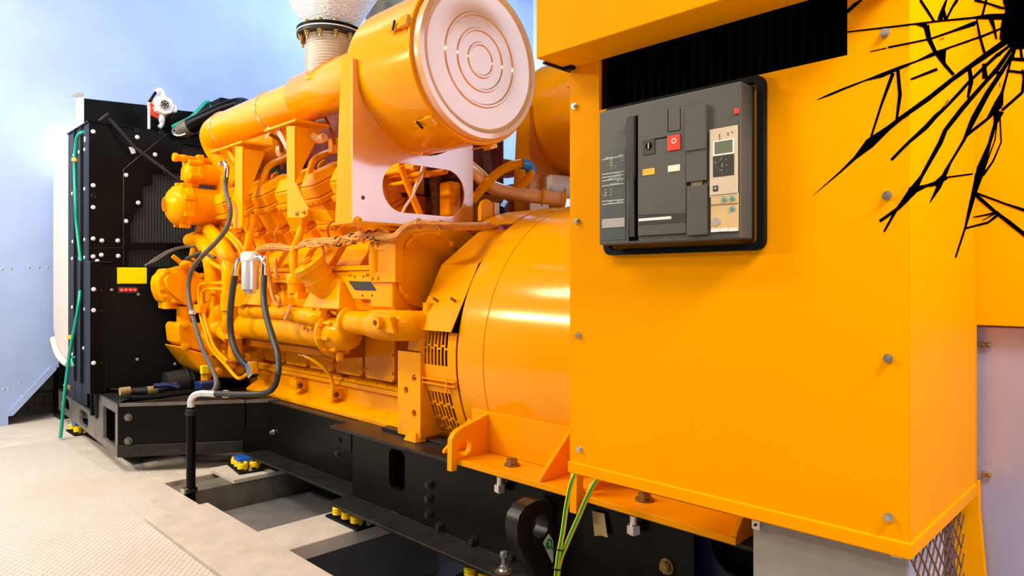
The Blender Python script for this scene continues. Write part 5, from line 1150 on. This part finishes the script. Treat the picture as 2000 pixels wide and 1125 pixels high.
# ================================================================ RADIATOR
RX_ = -5.7; RY = 1.335
ra = thing('radiator', 'tall black radiator unit with white bolt heads and fin core, at the left', 'radiator', (-6.2,2.5,.45))
def Q(px, py, X=RX_): return PX(px, py, X)
ztop = Q(172,238).z; zbot = .44; yR = 4.15
MB().box((RX_-.40,RY+.06,zbot), (RX_-.06,yR-.06,ztop-.03)).build('core', 'core', ra)
zz = lambda py, px=240: Q(px,py).z
def QP(y, z): return V((RX_, y, z))
yc = lambda px: Q(px,400).y
# stepped front panel
zt2 = zz(281,356)
step = [QP(RY,ztop), QP(yR,ztop), QP(yR,zt2), QP(yc(356),zt2), QP(yc(356),zz(337,356)), QP(yc(297),zz(337,297)), QP(yc(297),zz(361,297)), QP(yc(278),zz(361,278)), QP(yc(278),zz(403,278)), QP(yc(262),zz(420,262)), QP(yc(256),zz(440,256)), QP(yc(255),zz(474,255)), QP(yc(480),zz(474,480)), QP(yc(480),zz(486,480)), QP(yc(250),zz(486,250)), QP(yc(250),zz(530,250)), QP(yR,zz(530,250)), QP(yR,zbot), QP(RY,zbot)]
MB().plate(step, (-.045,0,0)).build('front_panel', 'black', ra, .002)
MB().tube([Q(241,640)+V((.004,0,0)), Q(241,331)+V((.004,0,0)), Q(325,262)+V((.004,0,0))], .004, 6, 1).build('panel_seam', 'steelblack', ra)
MB().tube([Q(172,485)+V((.002,0,0)), Q(241,484)+V((.002,0,0))], .003, 6, 1).build('panel_joint', 'steelblack', ra)
MB().box((RX_-.01,yc(336)-.01,zbot), (RX_+.0,yc(336)+.01,zz(474))).build('core_strap', 'steelblack', ra)
xl, xm, xn = PY(133,500,RY).x, PY(147,500,RY).x, PY(160,500,RY).x
zs_ = zbot-.15
MB().box((xl,RY,zs_), (xm-.01,RY+.05,ztop-.0)).box((xm+.0,RY-.0,zs_), (xn-.01,RY+.05,ztop)).box((xn,RY,zs_), (RX_-.046,RY+.05,ztop)).box((xl,RY+.02,zbot), (RX_-.046,RY+.06,ztop-.01)).build('side_panel', 'black', ra, .003)
MB().box((xm-.006,RY-.012,zbot), (xm+.004,RY+.01,ztop)).box((xn-.006,RY-.012,zbot), (xn+.002,RY+.01,ztop)).build('side_seam', 'steelblack', ra)
MB().box((xl,RY-.01,ztop), (RX_+.012,RY+.3,ztop+.008)).build('top_edge', 'black', ra)
bw = [(182,257),(268,268),(303,302),(182,362),(182,405),(246,342),(246,432),(270,396),(182,466),(199,470),(230,470),(182,501),(198,498),(231,500),(342,261),(183,565),(183,606),(183,709),(265,690),(270,575),(342,711)]
wb_ = MB()
for px,py in bw:
    X = RX_ if py < 515 else RX_+.0
    p = Q(px,py); MB().ball(p+V((.001,0,0)), R(4.2,p), .6).build('white_bolt', 'white', ra)
for px,py in ((166,275),(166,270),(165,292),(165,369),(165,468),(144,303),(154,297),(141,378),(142,472),(155,470),(141,505),(155,504),(165,503),(141,600),(155,602),(165,604),(141,692),(163,680)):
    p = PY(px,py,RY-.001); MB().ball(p, R(3.6,p), 1,.5,1).build('white_bolt', 'white', ra)
# small label patch and hole marks
MB().plate([Q(251,287)+V((.001,0,0)), Q(262,288)+V((.001,0,0)), Q(265,299)+V((.001,0,0)), Q(257,301)+V((.001,0,0))], (.001,0,0)).build('paper_tag', 'white', ra)
for px,py in ((267,254),(315,259),(183,382)): MB().torus(Q(px,py)+V((.001,0,0)), XA, .013, .004, 16, 6).build('bolt_hole', 'steelblack', ra)
# stay rods
rd = tX([(213,232,-5.66),(262,287,-5.60),(350,352,-5.50)], 3.2, 8, 1).build('stay_rod', 'steelblack', ra)
MB().tube([PX(194,236,-5.67), PX(212,222,-5.67)], R(3,PX(194,236,-5.67)), 8, 1).build('rod_end', 'steelblack', ra)
MB().torus(PX(320,331,-5.6), (.3,1,.2), .03, .006, 20, 6).build('rod_loop', 'steelblack', ra)
# top plates, header box
X2 = -6.1
MB().plate([PX(164,192,X2), PX(292,206,X2), PX(292,260,X2), PX(164,260,X2)], (-.02,0,0)).build('header_plate', 'black', ra)
MB().plate([PX(334,214,X2+.2), PX(396,220,X2+.2), PX(396,275,X2+.2), PX(334,275,X2+.2)], (-.02,0,0)).build('header_plate', 'black', ra)
MB().plate([PX(285,206,X2-.01), PX(396,222,X2-.01), PX(396,262,X2-.01), PX(285,262,X2-.01)], (-.02,0,0)).build('header_plate', 'black', ra)
y3, y4 = PX(150,190,X2).y, PX(164,190,X2).y
MB().box((X2-.02,y3+.0,PX(160,290,X2).z), (X2+.0,y4,PX(160,190,X2).z)).build('edge_angle', 'white', ra)
MB().plate([PX(136,189,X2), PX(150,181,X2), PX(164,182,X2), PX(164,190,X2)], (-.04,0,0)).build('edge_flange', 'greylabel', ra)
tk = thing('expansion_tank', 'black box-shaped header tank on the right of the radiator top', 'tank', PX(430,260,-5.95))
hx = PX(431,190,-5.8)
MB().plate([PX(431,190,-5.8), PX(520,206,-5.8), PX(520,262,-5.8), PX(431,262,-5.8)], (-.42,0,0)).build('tank_box', 'black', tk, .003)
MB().plate([PX(384,214,-5.81), PX(400,205,-5.81), PX(430,190.5,-5.81), PX(430,262,-5.81), PX(384,262,-5.81)], (-.02,0,0)).build('tank_side', 'steelblack', tk)
MB().tube([PX(410,205,-5.7), PX(416,215,-5.7), PX(422,222,-5.7)], .006, 6).build('vent_line', 'tealhose', tk)
# coolant pipe across the top
cp = thing('coolant_hose', 'thick glossy black coolant pipe slanting up from the radiator top', 'pipe', PX(400,240,-5.5))
MB().tube([PX(362,252,-5.62), PX(385,240,-5.55), PX(440,214,-5.42), PX(468,206,-5.35), PX(482,210,-5.25), PX(492,226,-5.1)], R(15,PX(440,214,-5.42)), 28).build('pipe', 'black', cp)
MB().tube([PX(346,256,-5.66), PX(358,253,-5.63), PX(372,247,-5.58)], [R(12,PX(362,252,-5.6)),R(16,PX(362,252,-5.6)),R(16,PX(362,252,-5.6))], 24).build('hose_sleeve', 'greyhose', cp)
for px in (354,363): MB().torus(PX(px,275-px*.065,-5.63), (1,-1.2,.8), R(16.5,PX(360,252,-5.62)), .008, 24, 6).build('hose_clamp', 'zinc', cp)
# float gauge
fg = thing('level_gauge', 'white and red level gauge on a pipe stem above the radiator', 'gauge', PX(318,250,-5.72))
g0 = PX(319,206,-5.70); k = R(1,g0)
MB().cyl(g0+V((-.04,0,0)), g0+V((.03,0,0)), 19*k, 8).build('gauge_body', 'white', fg, .008)
MB().cyl(g0+V((-.07,-.02,-.02)), g0+V((-.041,-.02,-.02)), 20*k, 8).build('gauge_back', 'red', fg, .004)
MB().cyl(g0+V((.031,0,0)), g0+V((.036,0,0)), 9.5*k, 28).build('gauge_dial', 'breakerdark', fg)
dl = MB().torus(g0+V((.037,0,0)), XA, 8.5*k, 1.1*k, 28, 6)
for a in range(6): dl.ball(g0+V((.037,math.cos(a*1.05)*5*k,math.sin(a*1.05)*5*k)), 1.4*k, .5)
dl.build('dial_mark', 'zinc', fg)
MB().box(g0+V((-.03,15*k,-10*k)), g0+V((.02,24*k,4*k))).build('side_plug', 'white', fg, .006)
MB().tube([PX(320,194,-5.7), PX(318,183,-5.7), PX(312,176,-5.7), PX(304,180,-5.7)], 4.5*k, 12).build('top_elbow', 'white', fg)
MB().tube([PX(305,179,-5.7), PX(291,200,-5.7)], 2.6*k, 10, 1).build('conduit', 'black', fg)
MB().tube([PX(291,200,-5.7), PX(291,252,-5.7)], 2.6*k, 10, 1).build('stem', 'alu', fg)
MB().tube([PX(316,226,-5.7), PX(316,235,-5.7), PX(316,243,-5.7), PX(311,249,-5.7)], [5*k,6*k,4*k,4*k], 12).build('drain_stub', 'alu', fg)
MB().tube([PX(291,204,-5.7), PX(302,206,-5.7)], 3*k, 10, 1).build('side_arm', 'red', fg)
# green hoses
def gh_(pts, rp, lab, fn): o = MB().tube([fn(*p) for p in pts], R(rp, fn(*pts[len(pts)//2])), 10).build('green_hose', 'tealhose'); tag(o, lab, 'hose'); return o
gh_([(337,248,-5.64),(352,240,-5.64),(372,230,-5.66),(390,212,-5.72),(402,200,-5.78),(410,200,-5.85)], 3.4, 'teal green hose strapped across the top of the radiator', PX)
gh_([(163,257,1.29),(152,265,1.28),(148,285,1.28),(146,330,1.28),(148,400,1.28),(150,440,1.29),(158,510,1.30)], 3., 'upper teal green hose dropping down the radiator side', PY)
gh_([(157,568,1.31),(153,600,1.29),(146,640,1.28),(136,690,1.27),(131,730,1.26),(125,780,1.25),(122,815,1.25),(118,855,1.24)], 3.2, 'lower teal green hose trailing down to the floor beside the black base', PY)
gh_([(144,715,1.28),(140,702,1.275),(147,697,1.30)], 2.2, 'short teal green hose branch beside the brass valve', PY)
o = PY(139,658,1.275); tag(MB().cyl(o+V((0,0,-.014)), o+V((0,0,.014)), .022).build('hose_tie', 'amber'), 'amber tie on the lower green hose', 'clip')
o = PY(146,312,1.27); ot = MB().cyl(o+V((0,0,-.012)), o+V((0,0,.012)), .02).build('hose_tie', 'amber'); tag(ot, 'amber tie on the upper green hose', 'clip')
# canvas boot
cvs = MB(); c0x, c1x = PY(133,500,RY-.0).x, PY(104,500,RY-.0).x
cvs.plate([PY(132,272,RY), PY(104.5,276,RY), PY(103.5,480,RY), PY(104,640,RY), PY(108,672,RY), PY(120,700,RY), PY(131,718,RY)], (0,.6,0))
tag(cvs.build('canvas_boot', 'canvas', None, .01), 'cream canvas duct boot between the radiator and the wall', 'duct boot')
o = MB().tube([PY(104,662,RY-.015), PY(112,688,RY-.02), PY(124,705,RY-.02), PY(134,712,RY-.01)], R(6,PY(112,688,RY)), 12).build('boot_cord', 'canvas'); tag(o, 'pale rolled lower edge of the canvas duct boot', 'trim')
# guard: post, panel, sign, lamps
GX = -5.30
gd = thing('fan_guard', 'black lower guard panel with a yellow sign, in front of the radiator', 'guard', (GX,1.9,.44))
def G(px, py, d=0.): return PX(px, py, GX+d)
pzt = G(200,513).z
py0, py1, py2 = G(174,600).y, G(195,600).y, G(214,600).y
MB().box((GX-.10,py0,.44), (GX+.03,py1,pzt)).build('post', 'black', gd, .004)
MB().box((GX-.10,py1+.001,.44), (GX+.0,py2,pzt)).build('post_flange', 'blackmatt', gd, .003)
MB().box((GX-.10,py0,pzt), (GX+.03,py2,pzt+.008)).build('post_cap', 'steelblack', gd, .002)
MB().box((GX-.02,py2+.001,.44), (GX-.005,2.6,G(300,521).z)).build('guard_panel', 'blackmatt', gd)
for px,py in ((183,565),(183,606),(183,709)): p = G(px,py,.031); MB().ball(p, R(4.2,p), .5).build('white_bolt', 'white', gd)
for px,py in ((196,566),(196,607),(196,709),(218,566),(270,575),(268,702),(342,711)): p = G(px,py,-.004); MB().ball(p, R(3,p), .5).build('white_bolt', 'greylabel', gd)
MB().ball(G(190,510,.0), .014).build('cap_bolt', 'white', gd)
MB().plate([G(228.5,522.5,-.0045), G(286.5,522.5,-.0045), G(286.5,554,-.0045), G(228.5,554,-.0045)], (.003,0,0)).build('yellow_sign', 'labelyellow', gd, .001, label='plain bright yellow sign plate')
ls = MB().plate([G(230,560,-.0045), G(269,561,-.0045), G(269,573,-.0045), G(230,572,-.0045)], (.004,0,0)).build('lamp_strip', 'breakerdark', gd)
for i in range(4):
    p = G(236.5+i*8.7,566,.0); MB().cyl(p, p+V((.012,0,0)), R(3.8,p), 16).build('red_lamp', 'ledred', ls); 
    MB().box(p+V((.0125,-.006,-.003)), p+V((.0135,.006,.003))).build('lamp_mark', 'markwhite', ls)
MB().cyl(G(352,745,.10)+V((0,-.10,-.01)), G(352,745,.10)+V((0,.24,.02)), .085).build('fan_motor', 'rubber', gd)
MB().torus(G(372,742,.12), (0,1,.1), .085, .012, 30, 8).torus(G(362,742,.12), (0,1,.1), .088, .008, 30, 8).build('motor_band', 'steelblack', gd)
o = MB().tube([PX(240,765,-5.0), PX(300,762,-4.98), PX(345,752,-4.95)], R(7,PX(300,762,-4.98)), 14).build('drain_hose', 'rubber'); tag(o, 'black drain hose with brown tape bands behind the outrigger frame', 'hose')
for px,py in ((244,764),(297,762)):
    p = PX(px,py,-4.98); MB().cyl(p+V((0,-.03,0)), p+V((0,.03,0)), R(8.2,p), 16).build('tape_band', 'tape', o)
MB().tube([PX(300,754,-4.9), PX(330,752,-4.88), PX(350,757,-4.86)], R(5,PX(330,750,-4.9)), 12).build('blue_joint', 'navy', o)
o = MB().tube([PX(258,776,-4.75), PX(300,775,-4.70), PX(360,767,-4.65), PX(420,760,-4.6)], R(5,PX(300,775,-4.7)), 12).build('pipe_rail', 'black'); tag(o, 'black pipe lying along the top of the outrigger frame', 'pipe')
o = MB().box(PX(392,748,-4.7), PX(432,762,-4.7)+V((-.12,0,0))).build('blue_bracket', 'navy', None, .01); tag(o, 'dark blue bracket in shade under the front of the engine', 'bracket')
# thin wires across the core and brass valves
for i in range(3):
    o = MB().tube([PX(283,520-i,-5.28), PX(305,503+i*3,-5.25), PX(335,487+i*2,-5.22), PX(365,481+i,-5.2), PX(405,482+i,-5.15)], .006, 8).build('thin_wire', 'greyhose'); tag(o, ('upper','middle','lower')[i]+' of three thin grey wires looping across the radiator core', 'wire')
for px,py,n_ in ((147,711,'upper'),(140,755,'lower')):
    p = PY(px,py,1.36); o = MB().tube([p+V((-.12,-.02,0)), p+V((-.02,-.02,0))], .016, 12, 1).tube([p+V((-.02,-.02,0)), p+V((.10,-.02,.0))], .022, 6, 1).build('brass_valve', 'brass'); tag(o, n_+' brass valve at the foot of the radiator side', 'valve')
o = MB().box(PY(152,725,1.36), PY(158,748,1.36)+V((0,.02,0))).build('white_tag', 'white'); tag(o, 'small white tag plate at the foot of the radiator side', 'tag')

# ================================================================ LIGHT
wd_ = bpy.data.worlds.new('W'); SC.world = wd_; wd_.use_nodes = True
bg = wd_.node_tree.nodes['Background']; bg.inputs[0].default_value = (.86,.90,1.0,1); bg.inputs[1].default_value = .04
def area(name, loc, to, sx, sy, e, col):
    d = bpy.data.lights.new(name, 'AREA'); d.shape = 'RECTANGLE'; d.size = sx; d.size_y = sy; d.energy = e; d.color = col
    o = bpy.data.objects.new(name, d); C.objects.link(o); o.location = loc
    o.rotation_euler = (V(to)-V(loc)).to_track_quat('-Z', 'Y').to_euler(); return o
area('walkway_fill', (-4.2,-.4,4.2), (-4.6,1.2,.3), 3.2, .4, 165, (1,.94,.84))  # no lamp in view; light added for the floor and engine side
area('assumed_work_light', (-5.4,-1.7,3.0), (-4.3,2.0,1.2), 1.8, .25, 145, (1,.92,.72))  # lamp assumed from the bright engine side and alternator streak; none in view
area('near_fill', (-.5,-1.2,3.6), (-1.2,1.5,1.0), 2.2, .5, 36, (1,.93,.80))  # unseen light added to brighten the cabinet front
area('side_fill', (.6,1.0,2.7), (-.38,1.75,1.5), .8, .4, 56, (1,.93,.78))  # unseen light added to brighten the cabinet side from the top
area('low_side_fill', (2.5,.3,1.0), (-.4,1.8,.5), 1.0, 1.8, 34, (.92,.93,1.0))  # no doorway known; light added for the mesh, duct and lower cabinet side
area('assumed_window_light', (3.2,5.6,3.0), (-3.,2.4,1.6), 3.4, 3.6, 145, (.68,.78,1.0))  # window only assumed, none in view; light added for the cap and cradle reflections
area('end_wall_fill', (-5.9,.3,3.6), (-7.05,1.4,2.2), 1.6, .4, 15, (1,.95,1))  # unseen light added to whiten the end wall beside the radiator
area('rear_wall_fill', (-4.5,5.2,5.2), (-6,5.0,2.5), 4.0, .6, 260, (.64,.84,1))  # unseen bluish light added to tint the walls behind the engine
pl_ = bpy.data.lights.new('wall_glow_fill', 'POINT'); pl_.energy = 5; pl_.shadow_soft_size = .12; pl_.color = (1,.97,.95); po_ = bpy.data.objects.new('wall_glow_fill', pl_); C.objects.link(po_); po_.location = (-6.93,1.52,2.38)  # hidden point light added to make the white glow on the wall
# ================================================================ CAMERA
cd = bpy.data.cameras.new('Camera'); cam = bpy.data.objects.new('Camera', cd); C.objects.link(cam)
cam.location = (0,0,H); cam.rotation_euler = (math.radians(90),0,math.radians(45))
cd.sensor_width = 36; cd.lens = F/2000*36; cd.shift_y = -(562.5-HOR)/2000; cd.clip_start = .05
SC.camera = cam
SC.view_settings.view_transform = 'Standard'; SC.view_settings.look = 'None'; SC.view_settings.gamma = 1; SC.view_settings.use_curve_mapping = False
SC.view_settings.exposure = .1
